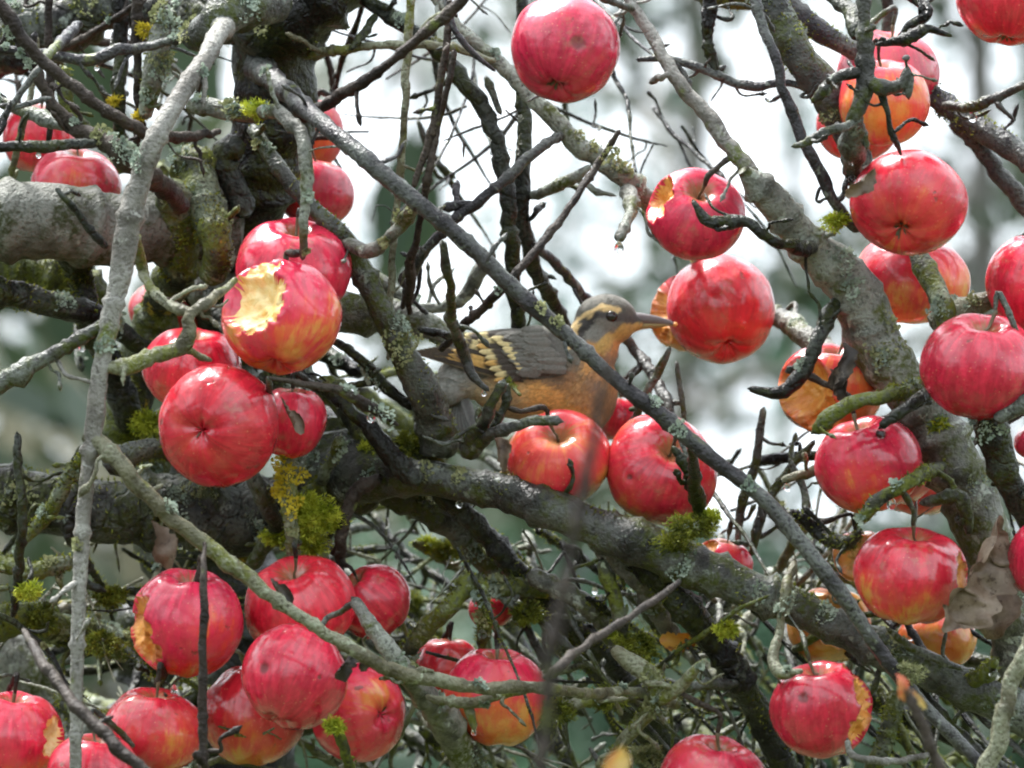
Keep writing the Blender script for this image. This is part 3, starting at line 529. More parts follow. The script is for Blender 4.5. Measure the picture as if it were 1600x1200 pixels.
# lower left
stick('branch', 'olive', [(140, 685, 13, -.12), (185, 722, 13, -.13), (232, 775, 13, -.13), (270, 815, 13, -.13), (330, 858, 12, -.13), (400, 912, 11, -.13), (470, 962, 10, -.13), (560, 1022, 10, -.13), (640, 1055, 11, -.12), (720, 1071, 10, -.11), (800, 1076, 10, -.1), (870, 1078, 9, -.08), (930, 1085, 8, -.05), (990, 1080, 8, .0), (1060, 1100, 8, .05)],
      nsp=8, lich=2, rough=.07, label='long olive twig crossing in front of the lower left apples')
stick('twig', 'brown', [(319, 848, 4, -.135), (317, 900, 6, -.155), (317, 1000, 7, -.16), (318, 1100, 7, -.16), (316, 1300, 8, -.16)], nsp=2)
stick('twig', 'brown', [(38, 985, 6, -.2), (62, 1028, 9, -.25), (110, 1092, 10, -.28), (160, 1142, 10, -.3), (205, 1185, 10, -.31), (280, 1240, 10, -.32)], nsp=1)
stick('twig', 'dark', [(27, 680, 8, -.02), (32, 740, 7, -.02), (35, 810, 7, -.02), (30, 880, 8, .0), (20, 960, 9, .02)], nsp=2)
stick('branch', 'mossy', [(150, 700, 10, .0), (110, 740, 10, .02), (90, 780, 11, .03), (60, 820, 11, .04), (35, 860, 10, .04)], nsp=5, moss=.15, lich=4, mossmat='moss')
stick('branch', 'mossy', [(-60, 870, 14, .08), (20, 885, 14, .06), (60, 895, 14, .05), (110, 880, 12, .05)], nsp=3, moss=.1, lich=2)
stick('branch', 'mossy', [(-60, 990, 26, .12), (30, 965, 26, .1), (100, 985, 24, .12), (200, 1010, 24, .15)], nsp=5, moss=.22, lich=4)
stick('limb', 'limb', [(-120, 960, 60, .3), (0, 1040, 60, .3), (90, 1130, 60, .3), (180, 1260, 60, .3)], nsp=0, lich=4)
stick('branch', 'olive', [(452, 690, 12, .055), (450, 770, 13, .04), (455, 840, 12, .04), (458, 900, 12, .06), (470, 1000, 13, .12)], nsp=0, moss=.03, label='upright twig crusted with yellow lichen under the left apple cluster')
stick('branch', 'grey', [(390, 740, 14, .05), (420, 790, 14, .06), (430, 830, 13, .08), (400, 880, 12, .1)], nsp=1, lich=1)
stick('twig', 'brown', [(590, 745, 12, .05), (550, 775, 11, .05), (535, 830, 11, .05), (532, 890, 10, .07)], nsp=1)
stick('branch', 'limb', [(555, 940, 10, -.06), (590, 990, 12, -.07), (620, 1030, 13, -.07), (660, 1080, 16, -.04), (700, 1140, 20, .0), (740, 1210, 22, .03), (800, 1320, 24, .06)], nsp=3, lich=6, rough=.14)
stick('twig', 'mossy', [(520, 1135, 9, -.08), (535, 1165, 9, -.07), (550, 1215, 10, -.05), (570, 1300, 10, .0)], nsp=1, moss=.1)
stick('twig', 'olive', [(670, 1090, 8, -.05), (720, 1100, 9, -.06), (770, 1090, 8, -.07), (820, 1080, 7, -.07)], nsp=2, lich=1)
stick('twig', 'olive', [(728, 1100, 7, -.06), (738, 1125, 7, -.06), (742, 1138, 6, -.06)], nsp=0)
stick('branch', 'mossy', [(735, 900, 16, .04), (710, 945, 14, .03), (680, 975, 13, .04), (640, 1010, 14, .06), (600, 1060, 14, .1)], nsp=3, moss=.16, lich=3)
stick('branch', 'mossy', [(750, 900, 12, .04), (755, 960, 12, .03), (755, 1010, 12, .05)], nsp=0, moss=.08, lich=3)
stick('branch', 'mossy', [(860, 920, 16, .1), (790, 915, 16, .08), (730, 920, 14, .08)], nsp=3, moss=.12, lich=2)
# the tangle under the long limb
stick('branch', 'grey', [(600, 760, 30, .1), (680, 800, 28, .11), (760, 860, 26, .12), (830, 920, 22, .13), (900, 1000, 20, .14), (960, 1080, 18, .16), (1040, 1200, 16, .18), (1100, 1300, 16, .2)], nsp=4, moss=.08, thr=.5, lich=3)
stick('branch', 'dark', [(680, 765, 14, .07), (740, 820, 17, .08), (800, 880, 18, .09), (850, 930, 18, .1), (930, 1010, 17, .12), (1000, 1100, 16, .14), (1090, 1230, 15, .18)], nsp=4, moss=.06)
stick('branch', 'limb', [(840, 900, 16, .06), (890, 930, 16, .06), (935, 965, 15, .07), (970, 1010, 14, .08), (1000, 1050, 13, .1)], nsp=1, lich=2)
stick('branch', 'limb', [(940, 860, 16, .05), (980, 890, 16, .05), (1010, 925, 16, .06), (1050, 990, 14, .08)], nsp=1, lich=1)
stick('branch', 'dark', [(990, 870, 24, .04), (1050, 925, 24, .04), (1100, 985, 24, .05), (1150, 1050, 22, .06), (1190, 1120, 22, .08), (1240, 1240, 22, .1)], nsp=3, moss=.05, lich=2)
stick('branch', 'mossy', [(940, 880, 12, .03), (960, 930, 11, .03), (975, 990, 10, .04), (990, 1040, 10, .05)], nsp=2, moss=.1)
stick('branch', 'olive', [(960, 1015, 12, .0), (1000, 1040, 13, .0), (1025, 1070, 14, .0), (1018, 1110, 13, .01), (985, 1145, 11, .02), (950, 1190, 10, .04)], nsp=4, lich=6, moss=.1)
stick('twig', 'olive', [(1030, 1095, 11, .0), (1060, 1070, 10, -.01), (1085, 1048, 8, -.02), (1098, 1033, 6, -.02)], nsp=2, lich=3)
stick('twig', 'grey', [(1070, 1075, 8, .04), (1110, 1068, 8, .04), (1150, 1070, 8, .05)], nsp=1)
stick('twig', 'olive', [(860, 1105, 9, .02), (910, 1100, 9, .02), (960, 1095, 9, .03), (1010, 1085, 9, .03)], nsp=2, lich=2)
stick('twig', 'brown', [(1060, 908, 5, -.2), (1010, 945, 6, -.22), (960, 978, 6, -.24), (900, 1020, 7, -.27), (850, 1060, 8, -.3)], nsp=0)
stick('twig', 'brown', [(955, 560, 7, -1.3), (935, 650, 8, -1.3), (912, 760, 9, -1.3), (890, 880, 10, -1.3), (868, 990, 11, -1.3), (852, 1100, 11, -1.3), (842, 1300, 11, -1.3)], nsp=0, label='thin twig far in front, blurred brown')
# right side
stick('twig', 'dark', [(1175, 610, 7, .0), (1215, 612, 9, .0), (1248, 588, 10, .0), (1275, 545, 10, .0), (1290, 500, 11, .01), (1305, 470, 11, .02)], nsp=3, lich=1, rough=.14)
stick('branch', 'mossy', [(1275, 672, 12, -.04), (1310, 642, 12, -.045), (1350, 625, 11, -.045), (1395, 618, 11, -.04), (1445, 600, 13, .0)], nsp=2, moss=.1, lich=2, thr=.4)
stick('twig', 'dark', [(1380, 665, 8, -.05), (1410, 640, 9, -.05), (1440, 618, 9, -.04), (1465, 600, 10, -.01)], nsp=1)
stick('branch', 'mossy', [(1345, 812, 12, -.06), (1370, 785, 12, -.06), (1400, 765, 11, -.06), (1435, 745, 11, -.05), (1475, 725, 12, .0)], nsp=2, moss=.06, lich=2, rough=.13)
stick('twig', 'grey', [(1440, 785, 8, -.01), (1480, 778, 10, -.02), (1505, 780, 12, -.02), (1515, 830, 9, -.01)], nsp=2)
stick('branch', 'dark', [(1545, 660, 24, -.06), (1560, 710, 22, -.05), (1580, 760, 20, -.04), (1610, 820, 18, -.02)], nsp=2, lich=1)
stick('twig', 'grey', [(1560, 655, 12, -.08), (1590, 635, 12, -.08), (1640, 600, 12, -.08)], nsp=0)
stick('branch', 'olive', [(1640, 940, 13, -.2), (1592, 1040, 13, -.2), (1568, 1110, 13, -.2), (1545, 1190, 14, -.2), (1500, 1330, 14, -.2)], nsp=1)
stick('branch', 'dark', [(1240, 800, 10, .03), (1290, 840, 12, .03), (1330, 845, 10, .0), (1345, 830, 8, -.02)], nsp=3, moss=.06)
stick('twig', 'grey', [(1190, 640, 6, .12), (1180, 720, 7, .12), (1160, 790, 8, .12), (1150, 860, 8, .12)], nsp=4)
stick('twig', 'grey', [(1270, 690, 6, .1), (1225, 740, 7, .1), (1190, 800, 8, .1), (1175, 860, 8, .1)], nsp=5)
stick('twig', 'grey', [(1235, 720, 6, .08), (1258, 770, 7, .08), (1262, 820, 7, .06)], nsp=2)
stick('twig', 'dark', [(1180, 725, 8, .14), (1230, 715, 8, .13), (1280, 715, 8, .12)], nsp=2)
stick('twig', 'olive', [(1225, 750, 8, .03), (1250, 742, 8, .03), (1280, 735, 8, .04)], nsp=1)
stick('twig', 'grey', [(1390, 985, 5, .0), (1420, 1010, 6, .0), (1470, 1035, 6, -.0), (1500, 1045, 6, .0)], nsp=1)
stick('twig', 'mossy', [(1530, 1062, 14, .01), (1548, 1045, 13, -.01), (1552, 1035, 8, -.02)], nsp=0, moss=.1)
stick('branch', 'grey', [(1420, 1060, 8, .03), (1470, 1120, 10, .03), (1530, 1180, 11, .03), (1600, 1250, 12, .03)], nsp=2)
stick('branch', 'mossy', [(1400, 1090, 14, .06), (1385, 1150, 15, .05), (1360, 1220, 15, .05), (1330, 1300, 15, .05)], nsp=2, moss=.08)
stick('twig', 'olive', [(1220, 950, 7, -.02), (1218, 990, 7, -.02), (1205, 1030, 9, -.03), (1220, 1052, 9, -.04), (1250, 1050, 7, -.05)], nsp=2, lich=2)
stick('twig', 'olive', [(1240, 880, 6, .0), (1228, 920, 7, -.02), (1222, 960, 7, -.02)], nsp=0)
stick('twig', 'pale', [(1325, 1160, 7, -.06), (1330, 1178, 6, -.06), (1350, 1186, 6, -.06), (1390, 1190, 6, -.04), (1460, 1180, 6, .0)], nsp=1)
stick('twig', 'brown', [(1415, 1075, 8, -.5), (1435, 1120, 8, -.5), (1455, 1165, 8, -.5), (1500, 1270, 8, -.5)], nsp=0, label='reddish shoot out of focus at lower right')
stick('twig', 'grey', [(1045, 545, 5, .06), (1030, 580, 6, .07), (1010, 620, 6, .08), (985, 670, 7, .1), (965, 720, 7, .13)], nsp=1)
stick('twig', 'grey', [(1058, 568, 4, .12), (1064, 610, 4, .12), (1070, 650, 4, .12), (1075, 720, 4, .12)], nsp=0)
stick('twig', 'grey', [(985, 640, 5, .14), (1020, 635, 6, .13), (1065, 628, 5, .12)], nsp=1)
stick('twig', 'dark', [(1085, 785, 8, -.0), (1080, 745, 9, -.02), (1068, 720, 8, -.025), (1052, 700, 7, -.03)], nsp=1, rough=.16)
stick('twig', 'dark', [(1088, 800, 12, .0), (1086, 760, 11, -.02), (1082, 720, 8, -.06), (1082, 690, 7, -.1)], nsp=0)

# smaller branches that fill the depth of the crown behind
def filler(n, x0, x1, y0, y1, d0, d1, r0, r1, L0, L1, ang, spread, mats, seed, moss=.05, lich=1, nsp=None):
    g = random.Random(seed)
    for k in range(n):
        x, y, dd = g.uniform(x0, x1), g.uniform(y0, y1), g.uniform(d0, d1); a = math.radians(ang + g.gauss(0, spread)); L = g.uniform(L0, L1); r = r0 + (r1 - r0)*g.random()**2
        m = 6; pts = []; bend = g.gauss(0, .5)/m; dz = g.uniform(-.15, .15)
        for i in range(m):
            f = i/(m - 1); pts.append((x, y, r*(1.15 - .55*f), dd + dz*f)); x += math.cos(a)*L/m; y += math.sin(a)*L/m; a += bend + g.gauss(0, .12)
        mt = g.choice(mats)
        stick('branch' if r > 9 else 'twig', mt, pts, nsp=nsp, moss=moss if mt in ('mossy', 'dark', 'rough') else 0, lich=lich if g.random() < .6 else 0, rough=.12)
filler(34, 420, 1280, 760, 1180, .16, .5, 6, 18, 260, 620, 52, 22, ['dark', 'mossy', 'grey', 'limb', 'rough'], 3, .07)
filler(34, 450, 1300, 800, 1250, .06, .4, 4, 9, 120, 320, 20, 60, ['mossy', 'olive', 'dark', 'limb'], 4, .1, 1)
filler(24, -60, 480, 820, 1200, .14, .5, 7, 22, 260, 520, 30, 45, ['dark', 'mossy', 'rough'], 5, .08)
filler(26, -60, 480, 820, 1200, .06, .4, 4, 9, 120, 300, -20, 60, ['mossy', 'olive', 'dark'], 6, .12, 1)
filler(22, 1180, 1700, 860, 1250, .12, .5, 6, 18, 220, 460, 40, 40, ['dark', 'grey', 'mossy'], 7, .06)
filler(14, 1150, 1500, 620, 950, .14, .4, 4, 8, 120, 280, 100, 40, ['grey', 'olive', 'dark'], 8, .05)
filler(12, 150, 460, 230, 620, .2, .45, 7, 20, 160, 340, 70, 40, ['dark', 'mossy', 'rough'], 9, .08)
filler(12, 420, 820, 520, 780, .16, .4, 6, 16, 160, 340, 45, 40, ['dark', 'mossy', 'grey'], 10, .08)
filler(10, -80, 420, -60, 240, .15, .4, 4, 8, 160, 340, 60, 50, ['grey', 'brown', 'dark'], 12, .03)
filler(8, 560, 1250, -80, 200, .15, .4, 3, 6, 160, 340, 70, 30, ['grey', 'blue', 'dark'], 13, 0, 0)
filler(10, -420, -60, 0, 1200, .0, .4, 5, 16, 200, 420, 60, 60, ['grey', 'dark', 'mossy'], 14, .04)
filler(10, 1620, 2000, 0, 1200, .0, .4, 5, 16, 200, 420, 60, 60, ['grey', 'dark', 'mossy'], 15, .04)

filler(50, 430, 1350, 740, 1220, .05, .35, 2.2, 5, 120, 420, 45, 45, ['mossy', 'olive', 'limb', 'dark', 'grey'], 31, .1, 1, 1)
filler(30, -60, 460, 820, 1220, .05, .35, 2.2, 5, 120, 380, 30, 60, ['mossy', 'olive', 'dark'], 32, .1, 1, 1)
filler(16, 1150, 1650, 700, 1220, .06, .3, 2.2, 5, 120, 380, 60, 40, ['grey', 'olive', 'dark'], 33, .05, 0, 1)
filler(26, 480, 1500, 820, 1240, .04, .2, 3, 7, 240, 620, 48, 14, ['dark', 'grey', 'dark', 'blue'], 41, .06, 0, 2)
filler(12, 560, 1250, -60, 420, .1, .3, 2.2, 4.5, 160, 420, 100, 50, ['dark', 'brown', 'blue'], 42, 0, 0, 2)
# moss tufts and lichen crusts that the photograph shows one by one
ALLP = np.concatenate([s_[0] for s_ in SAMPLES]); ALLI = np.concatenate([[i]*len(s_[0]) for i, s_ in enumerate(SAMPLES)])
AX, AY, AD = to_px(ALLP); ALLR = np.concatenate([s_[1] for s_ in SAMPLES])
def near_stick(x, y, dmax=1.0):
    q = np.hypot(AX - x, AY - y) + np.where((AD > dmax) | (AD < -.18), 1e6, 0) + np.clip(AD, -1, 1)*60
    i = int(np.argmin(q)); return i, SAMPLES[ALLI[i]][2]
def tuft(x, y, r, mat, n=500, d=None, length=.0026, seed=0):
    n = int(n*2.2); r *= .85
    g = np.random.default_rng(seed + int(x)); i, ob = near_stick(x, y); dd = AD[i] - ALLR[i]*.9 if d is None else d; c = P(x, y, dd)
    q = g.normal(size=(n, 3)); q /= np.linalg.norm(q, axis=1)[:, None]; q[:, 1] -= .25; q[:, 0] *= 1.3
    rr = PX(r, dd)*g.uniform(.2, 1, (n, 1))**.6*(1 + .45*Wob(seed + int(y), 2.2)(q)[:, None])
    V, F = blades(c + q*rr*[1, .7, .9], q, length, .0008, g)
    tag(link('moss_tuft', mesh_np('moss_tuft', V - TO, F, False), M[mat], ob), kind='stuff')
for t_ in [(490, 812, 34, 'moss_bright', 1300, .05), (478, 790, 24, 'moss_bright', 600, .05), (484, 850, 24, 'moss_bright', 600, .06), (430, 840, 16, 'moss_bright', 300), (1082, 820, 30, 'moss', 800), (1110, 808, 13, 'moss_bright', 300), (1055, 850, 22, 'moss', 500), (704, 670, 26, 'moss', 700), (640, 690, 22, 'moss', 450),
           (212, 690, 30, 'moss', 700), (230, 660, 22, 'moss_bright', 450), (60, 970, 26, 'moss', 600), (45, 925, 16, 'moss_bright', 300), (1305, 345, 18, 'moss_bright', 350), (1465, 665, 12, 'moss_bright', 250), (1135, 985, 16, 'moss_bright', 300),
           (522, 1135, 14, 'moss_bright', 300), (405, 172, 16, 'moss_bright', 300), (225, 45, 11, 'lichen_yellow', 200), (178, 158, 8, 'lichen_yellow', 120), (220, 180, 8, 'lichen_yellow', 120), (960, 985, 15, 'moss_bright', 300), (700, 860, 20, 'moss', 450),
           (670, 850, 14, 'moss_bright', 250), (1000, 1010, 30, 'moss', 700), (900, 1000, 26, 'moss', 600), (950, 1090, 22, 'moss', 400), (260, 350, 16, 'moss', 350), (160, 1000, 26, 'moss', 600), (170, 930, 22, 'moss', 500), (300, 440, 18, 'moss', 400), (1420, 1050, 16, 'lichen_olive', 250), (580, 700, 16, 'moss_bright', 250), (870, 1110, 24, 'moss', 500), (1010, 1180, 24, 'lichen_olive', 400), (640, 940, 20, 'moss', 400), (820, 960, 24, 'moss', 500)]:
    tuft(*t_)
for x, y, r, mt in [(600, 640, 26, 'lichen'), (570, 595, 24, 'lichen'), (590, 742, 22, 'lichen'), (540, 700, 20, 'lichen'), (510, 690, 16, 'lichen'), (240, 740, 22, 'lichen'), (280, 780, 14, 'lichen'), (950, 240, 16, 'lichen_olive'), (965, 258, 14, 'lichen_olive'), (905, 215, 14, 'lichen_olive'),
                    (190, 228, 22, 'lichen'), (165, 210, 18, 'lichen_olive'), (215, 245, 20, 'lichen'), (785, 445, 12, 'lichen'), (1025, 625, 12, 'lichen'), (1190, 925, 16, 'lichen'), (1230, 945, 22, 'lichen'), (950, 810, 16, 'lichen'), (720, 742, 14, 'lichen_olive'), (670, 735, 16, 'lichen_olive'),
                    (445, 725, 22, 'lichen_yellow'), (452, 745, 24, 'lichen_yellow'), (442, 765, 24, 'lichen_yellow'), (455, 785, 20, 'lichen_yellow'), (438, 740, 20, 'lichen_yellow'), (458, 830, 10, 'lichen_olive'), (1390, 505, 16, 'lichen_olive'), (370, 340, 18, 'lichen'), (300, 310, 20, 'lichen'),
                    (545, 605, 14, 'lichen'), (100, 470, 16, 'lichen'), (300, 600, 14, 'lichen_olive'), (480, 575, 14, 'lichen'), (1510, 640, 20, 'lichen'), (1330, 450, 18, 'lichen'), (1380, 560, 16, 'lichen'), (1460, 660, 16, 'lichen')]:
    i, ob = near_stick(x, y); sid = ALLI[i]; p_ = ALLP[i]; rr_ = SAMPLES[sid][1][min(len(SAMPLES[sid][1]) - 1, i - int(np.argmax(ALLI == sid)))]
    off = np.array([x - AX[i], -(y - AY[i])])*S; k = min(1, rr_*.9/(np.linalg.norm(off) + 1e-9)); off = off*k
    dz = math.sqrt(max(0, rr_**2 - off@off)); c_ = p_ + aRT*off[0] + aUP*off[1] - aFW*dz
    lichen_patch(ob, c_, c_ - p_, PX(r), int(x + y), mt)
# loosely curled dead leaves still held by the spurs
def leaf(x, y, d, L, W, ang, mat, curl=1.2, seed=0, turn=0.0, label=None):
    g = np.random.default_rng(seed + int(x)); nu, nv = 34, 13; u = np.linspace(0, 1, nu); v = np.linspace(-1, 1, nv); U, Vv = np.meshgrid(u, v, indexing='ij')
    wd = np.sin(np.pi*np.clip(U*.94 + .04, 0, 1))**.7*(1 + .14*np.sin(U*41 + seed) + .25*np.sin(U*7 + seed*2) + .10*np.sin(U*19 + Vv*2)); xx = U - .5; th = Vv*wd*curl
    Lm, Wm = PX(L, d), PX(W, d); yy = np.sin(th)/curl*Wm; zz = (1 - np.cos(th))/curl*Wm + np.sin(U*3 + g.uniform(0, 3))*Lm*.12
    ca, sa = math.cos(math.radians(ang)), math.sin(math.radians(ang)); ct, st = math.cos(turn), math.sin(turn)
    ct, st = np.cos(turn + (U - .4)*1.6), np.sin(turn + (U - .4)*1.6); y2, z2 = yy*ct - zz*st, yy*st + zz*ct; X = xx*Lm*ca - y2*sa; Y = xx*Lm*sa + y2*ca
    V = P(x, y, d) + X.reshape(-1, 1)*aRT + Y.reshape(-1, 1)*aUP - z2.reshape(-1, 1)*aFW; V += np.stack([Wob(seed + k + 60, 160)(V) for k in range(3)], 1)*Lm*.045
    i = np.arange(nu*nv).reshape(nu, nv); F = np.stack([i[:-1, :-1].ravel(), i[1:, :-1].ravel(), i[1:, 1:].ravel(), i[:-1, 1:].ravel()], 1)
    n = len(V); V2 = V + aFW*.0004
    F = np.concatenate([F, F[:, ::-1] + n]); V = np.concatenate([V, V2])
    ob = link('leaf', mesh_np('leaf', V - TO, F), M[mat], TREE)
    if label: ob['label'] = label
leaf(1535, 905, -.07, 185, 60, 62, 'leaf_grey', 1.3, 1, .4, 'large withered grey-brown leaf beside the pecked apple at the right')
leaf(1345, 285, -.075, 60, 18, 50, 'leaf_grey', 1.3, 2, .3); leaf(456, 648, -.02, 62, 15, 118, 'leaf_grey', 1.8, 3, .8)
leaf(1316, 572, -.0, 75, 26, 80, 'leaf_dark', 1.8, 4, .2); leaf(1308, 600, -.0, 50, 20, 110, 'leaf_dark', 1.9, 5, .2)
leaf(258, 850, .06, 80, 26, 110, 'leaf_grey', 1.4, 6); leaf(540, 1035, -.115, 60, 22, 80, 'leaf_dark', 1.9, 7, .5); leaf(565, 1030, -.115, 40, 16, 100, 'leaf_dark', 1.9, 8, .5)
leaf(440, 925, -.11, 55, 16, 120, 'leaf_dark', 1.9, 9, .5); leaf(1062, 1003, .06, 60, 20, 10, 'leaf_orange', 1.2, 10); leaf(965, 1195, -.9, 60, 24, 60, 'leaf_bud', 1.3, 11)
leaf(1408, 1072, -.5, 46, 12, 110, 'leaf_bud', 1.4, 12); leaf(1425, 1085, -.5, 60, 10, 130, 'leaf_bud', 1.4, 13); leaf(785, 705, .05, 60, 18, 100, 'leaf_grey', 1.6, 14)
leaf(660, 600, .1, 70, 22, 130, 'leaf_orange', 1.4, 15); leaf(1565, 940, -.02, 120, 40, 80, 'leaf_grey', 1.4, 16); leaf(1240, 940, .07, 70, 20, 20, 'leaf_grey', 1.4, 17)

# ------------------------------------------------------------------ apples
APPLES = []
def apple(x, y, rx, ry, d, stalk, label, blush=1.0, bites=(), flesh='flesh_orange', con=.05, bruises=(), lob=.02):
    k = len(APPLES); g = np.random.default_rng(400 + k); c = P(x, y, d); R = PX(rx, d)
    z = cdir(*stalk); xx = np.cross(z, [.3, .4, .86]); xx /= np.linalg.norm(xx); yy = np.cross(z, xx); B = np.stack([xx, yy, z], 1)   # local -> world
    nt_, nf = (110, 140) if bites else (54, 68)
    th = np.linspace(0.012, math.pi - .012, nt_); ph = np.arange(nf)*2*math.pi/nf; T, Ph = np.meshgrid(th, ph, indexing='ij')
    sq = min(1.0, max(.82, ry/rx*(.97 if abs(stalk[2]) < .6*np.linalg.norm(stalk) else .95)))
    dirs = np.stack([np.sin(T)*np.cos(Ph), np.sin(T)*np.sin(Ph), np.cos(T)], -1).reshape(-1, 3); t_ = T.ravel(); p_ = Ph.ravel()
    r = 1 - .44*np.exp(-(t_/.30)**2) - .26*np.exp(-((math.pi - t_)/.25)**2) + con*np.cos(t_) + .02*np.sin(t_)**2
    r += lob*np.cos(5*p_ + k)*np.exp(-((math.pi - t_)/.6)**2)*1.6 + .042*Wob(500 + k, 1.5)(dirs) + .012*Wob(550 + k, 4)(dirs) + lob*.8*np.cos(5*p_ + k*2)*np.exp(-((t_ - .6)/.5)**2)
    W_ = dirs*[1, 1, sq]; r = r/np.abs(r[(t_ > 1.2) & (t_ < 1.8)]).mean()*.985
    pos = W_*r[:, None]; rad = np.linalg.norm(pos, axis=1); ud = pos/rad[:, None]; cut = np.zeros(len(pos), bool); rad0 = rad.copy()
    allb = list(bites)
    for (bx, by, bt, dist, br) in bites:       # single pecks round the rim of each hollow
        bdv = np.array([bx, by, bt], float); bdv /= np.linalg.norm(bdv); e1 = np.cross(bdv, [.2, .5, .8]); e1 /= np.linalg.norm(e1); e2 = np.cross(bdv, e1)
        hw = math.acos(max(-1, min(1, (1 + dist*dist - br*br)/(2*dist))))
        for e in range(9):
            an = g.uniform(0, 6.28); q_ = bdv*math.cos(hw) + (e1*math.cos(an) + e2*math.sin(an))*math.sin(hw); allb.append((*q_, g.uniform(1.0, 1.08), g.uniform(.09, .2)))
    for (bx, by, bt, dist, br) in allb:
        bc = B.T@(cdir(bx, by, bt)*dist); b_ = ud@bc; brn = br*(1 + .08*Wob(600 + k, 4)(ud)); disc = b_**2 - (bc@bc - brn**2)
        tn = b_ - np.sqrt(np.maximum(disc, 0)); hit = (disc > 0) & (tn > .12) & (tn < rad - .02)
        q_ = ud*tn[:, None]; tn = tn + .035*Wob(800 + k, 9)(q_) + .016*Wob(810 + k, 26)(q_)
        rad = np.where(hit, np.minimum(rad, tn), rad); cut |= hit
    for (bx, by, bt, br) in bruises: rad = rad - .05*np.exp(-(np.linalg.norm(ud - B.T@cdir(bx, by, bt), axis=1)/br)**2)
    pos = ud*rad[:, None]
    i = np.arange(nt_*nf).reshape(nt_, nf); j = np.roll(i, -1, 1)
    F = np.stack([i[:-1].ravel(), i[1:].ravel(), j[1:].ravel(), j[:-1].ravel()], 1)
    fc = cut[F].sum(1) >= 3; V = pos*R
    F = F if B[:, 0]@np.cross(B[:, 1], B[:, 2]) > 0 else F[:, ::-1]
    dep = np.clip((rad0 - rad)/.16, 0, 1)
    def sub(Fs):
        u_, inv = np.unique(Fs.ravel(), return_inverse=True); return V[u_], inv.reshape(Fs.shape), dep[u_]
    Vs, Fs, _ = sub(F[~fc])
    me = mesh_np('apple', Vs, Fs); o = link('apple', me, M['apple'])
    Mx = Matrix(((B[0, 0], B[0, 1], B[0, 2], c[0]), (B[1, 0], B[1, 1], B[1, 2], c[1]), (B[2, 0], B[2, 1], B[2, 2], c[2]), (0, 0, 0, 1)))
    o.matrix_world = Mx
    o['seed'] = float(k*1.37); o['blush'] = float(blush)
    bl_ = bruises[0] if bruises else None; bd = B.T@cdir(*bl_[:3]) if bl_ else (0, 0, 9); o['bx'], o['by'], o['bz'], o['br'] = float(bd[0]), float(bd[1]), float(bd[2]), float(bl_[3] if bl_ else .01)
    tag(o, label, 'apple', 'red apples hanging in the tree')
    if fc.any():
        Vf, Ff, df = sub(F[fc]); link('flesh', mesh_np('flesh', Vf, Ff, True, np.repeat(df[:, None], 3, 1)), M[flesh], o)
    rt = r[0]*sq*R; rb = -r[-1]*sq*R
    tip = np.array([g.normal(0, .12), g.normal(0, .12), 1])*R*.95
    if not (cut[:nf].any()):
        C = [[0, 0, rt - R*.03, R*.035], [tip[0]*.15, tip[1]*.15, rt + R*.15, R*.026], [tip[0]*.5, tip[1]*.5, R*.72, R*.024], [*tip, R*.042]]
        Vt, Ft, _ = tube(C, 900 + k, 8, .0025, .1, .03, False); link('stalk', tri_fix(Vt, Ft, 'stalk'), M['stalk'], o)
    Vc, Fc, q0 = [], [], 0
    for e in range(10):
        a = e*.628 + g.uniform(-.2, .2); l = R*g.uniform(.10, .17); ca, sa = math.cos(a), math.sin(a); w_ = R*.035
        p0 = np.array([ca*R*.03, sa*R*.03, rb + R*.015]); p1 = p0 + np.array([ca*l*.7, sa*l*.7, -l*g.uniform(.2, .6)]); p2 = p0 + np.array([ca*l, sa*l, -l*g.uniform(.4, 1.1)]); n_ = np.array([-sa, ca, 0])*w_
        Vc += [p0 - n_, p0 + n_, p1 + n_*.8, p2, p1 - n_*.8]; Fc.append((q0, q0 + 1, q0 + 2, q0 + 3, q0 + 4)); q0 += 5
    link('calyx', mesh_np('calyx', np.array(Vc), np.array(Fc), False), M['calyx'], o)
    APPLES.append(dict(o=o, c=c, R=R, tip=B@tip + c, x=x, y=y, d=d, r=rx))
    return o
A = apple
A(880, 84, 87, 95, -.03, (.17, .81, -.50), 'conical red apple with a dark dent, cut by the top edge above the bird', 1.25, con=.13, bruises=((.28, .18, .94, .16),))
A(1418, 318, 92, 85, -.03, (.2, .66, -.72), 'glossy round red apple below the upper right pair, dark calyx underneath', 1.2)
A(1427, 440, 92, 76, .09, (.1, .9, .2), 'orange-red apple behind a stub under the glossy round apple at upper right', 0.74)
A(1380, 160, 74, 82, .03, (0, .95, .2), 'oval orange-red apple behind the forked spur at upper right', 0.76, con=.02)
A(1388, 118, 82, 78, .12, (.1, .9, .2), 'red apple half hidden behind the oval one at upper right', 1.1)
A(1340, 196, 66, 66, .16, (0, .95, .2), 'small red apple peeping behind the dark branch at upper right', 1.1)
A(1576, 8, 82, 62, .0, (.1, .9, -.2), 'dark red apple cut off by the top right corner', 1.25)
A(1622, 448, 84, 92, .0, (.1, .9, .2), 'crimson apple cut off by the right edge above another crimson apple', 1.3)
A(1530, 577, 94, 91, -.06, (.1, .85, .35), 'deep crimson apple in front of the pale limb at right', 1.35)
A(1085, 337, 79, 70, .03, (.13, .63, .70), 'red apple with its stalk hollow in view and a pecked orange shoulder', 1.15, ((-.95, .45, .30, 1.14, .58),), 'flesh_orange')
A(1128, 487, 87, 90, .15, (-.12, .8, -.58), 'big glossy red apple at the tip of the bird\'s bill', 1.25)
A(1078, 492, 68, 82, .215, (.2, .9, .1), 'hollowed apple with orange flesh, tucked behind the big apple at the bill', .5, ((-.85, .35, .55, 1.05, .75), (-.8, -.5, .4, 1.15, .5)), 'flesh_orange')
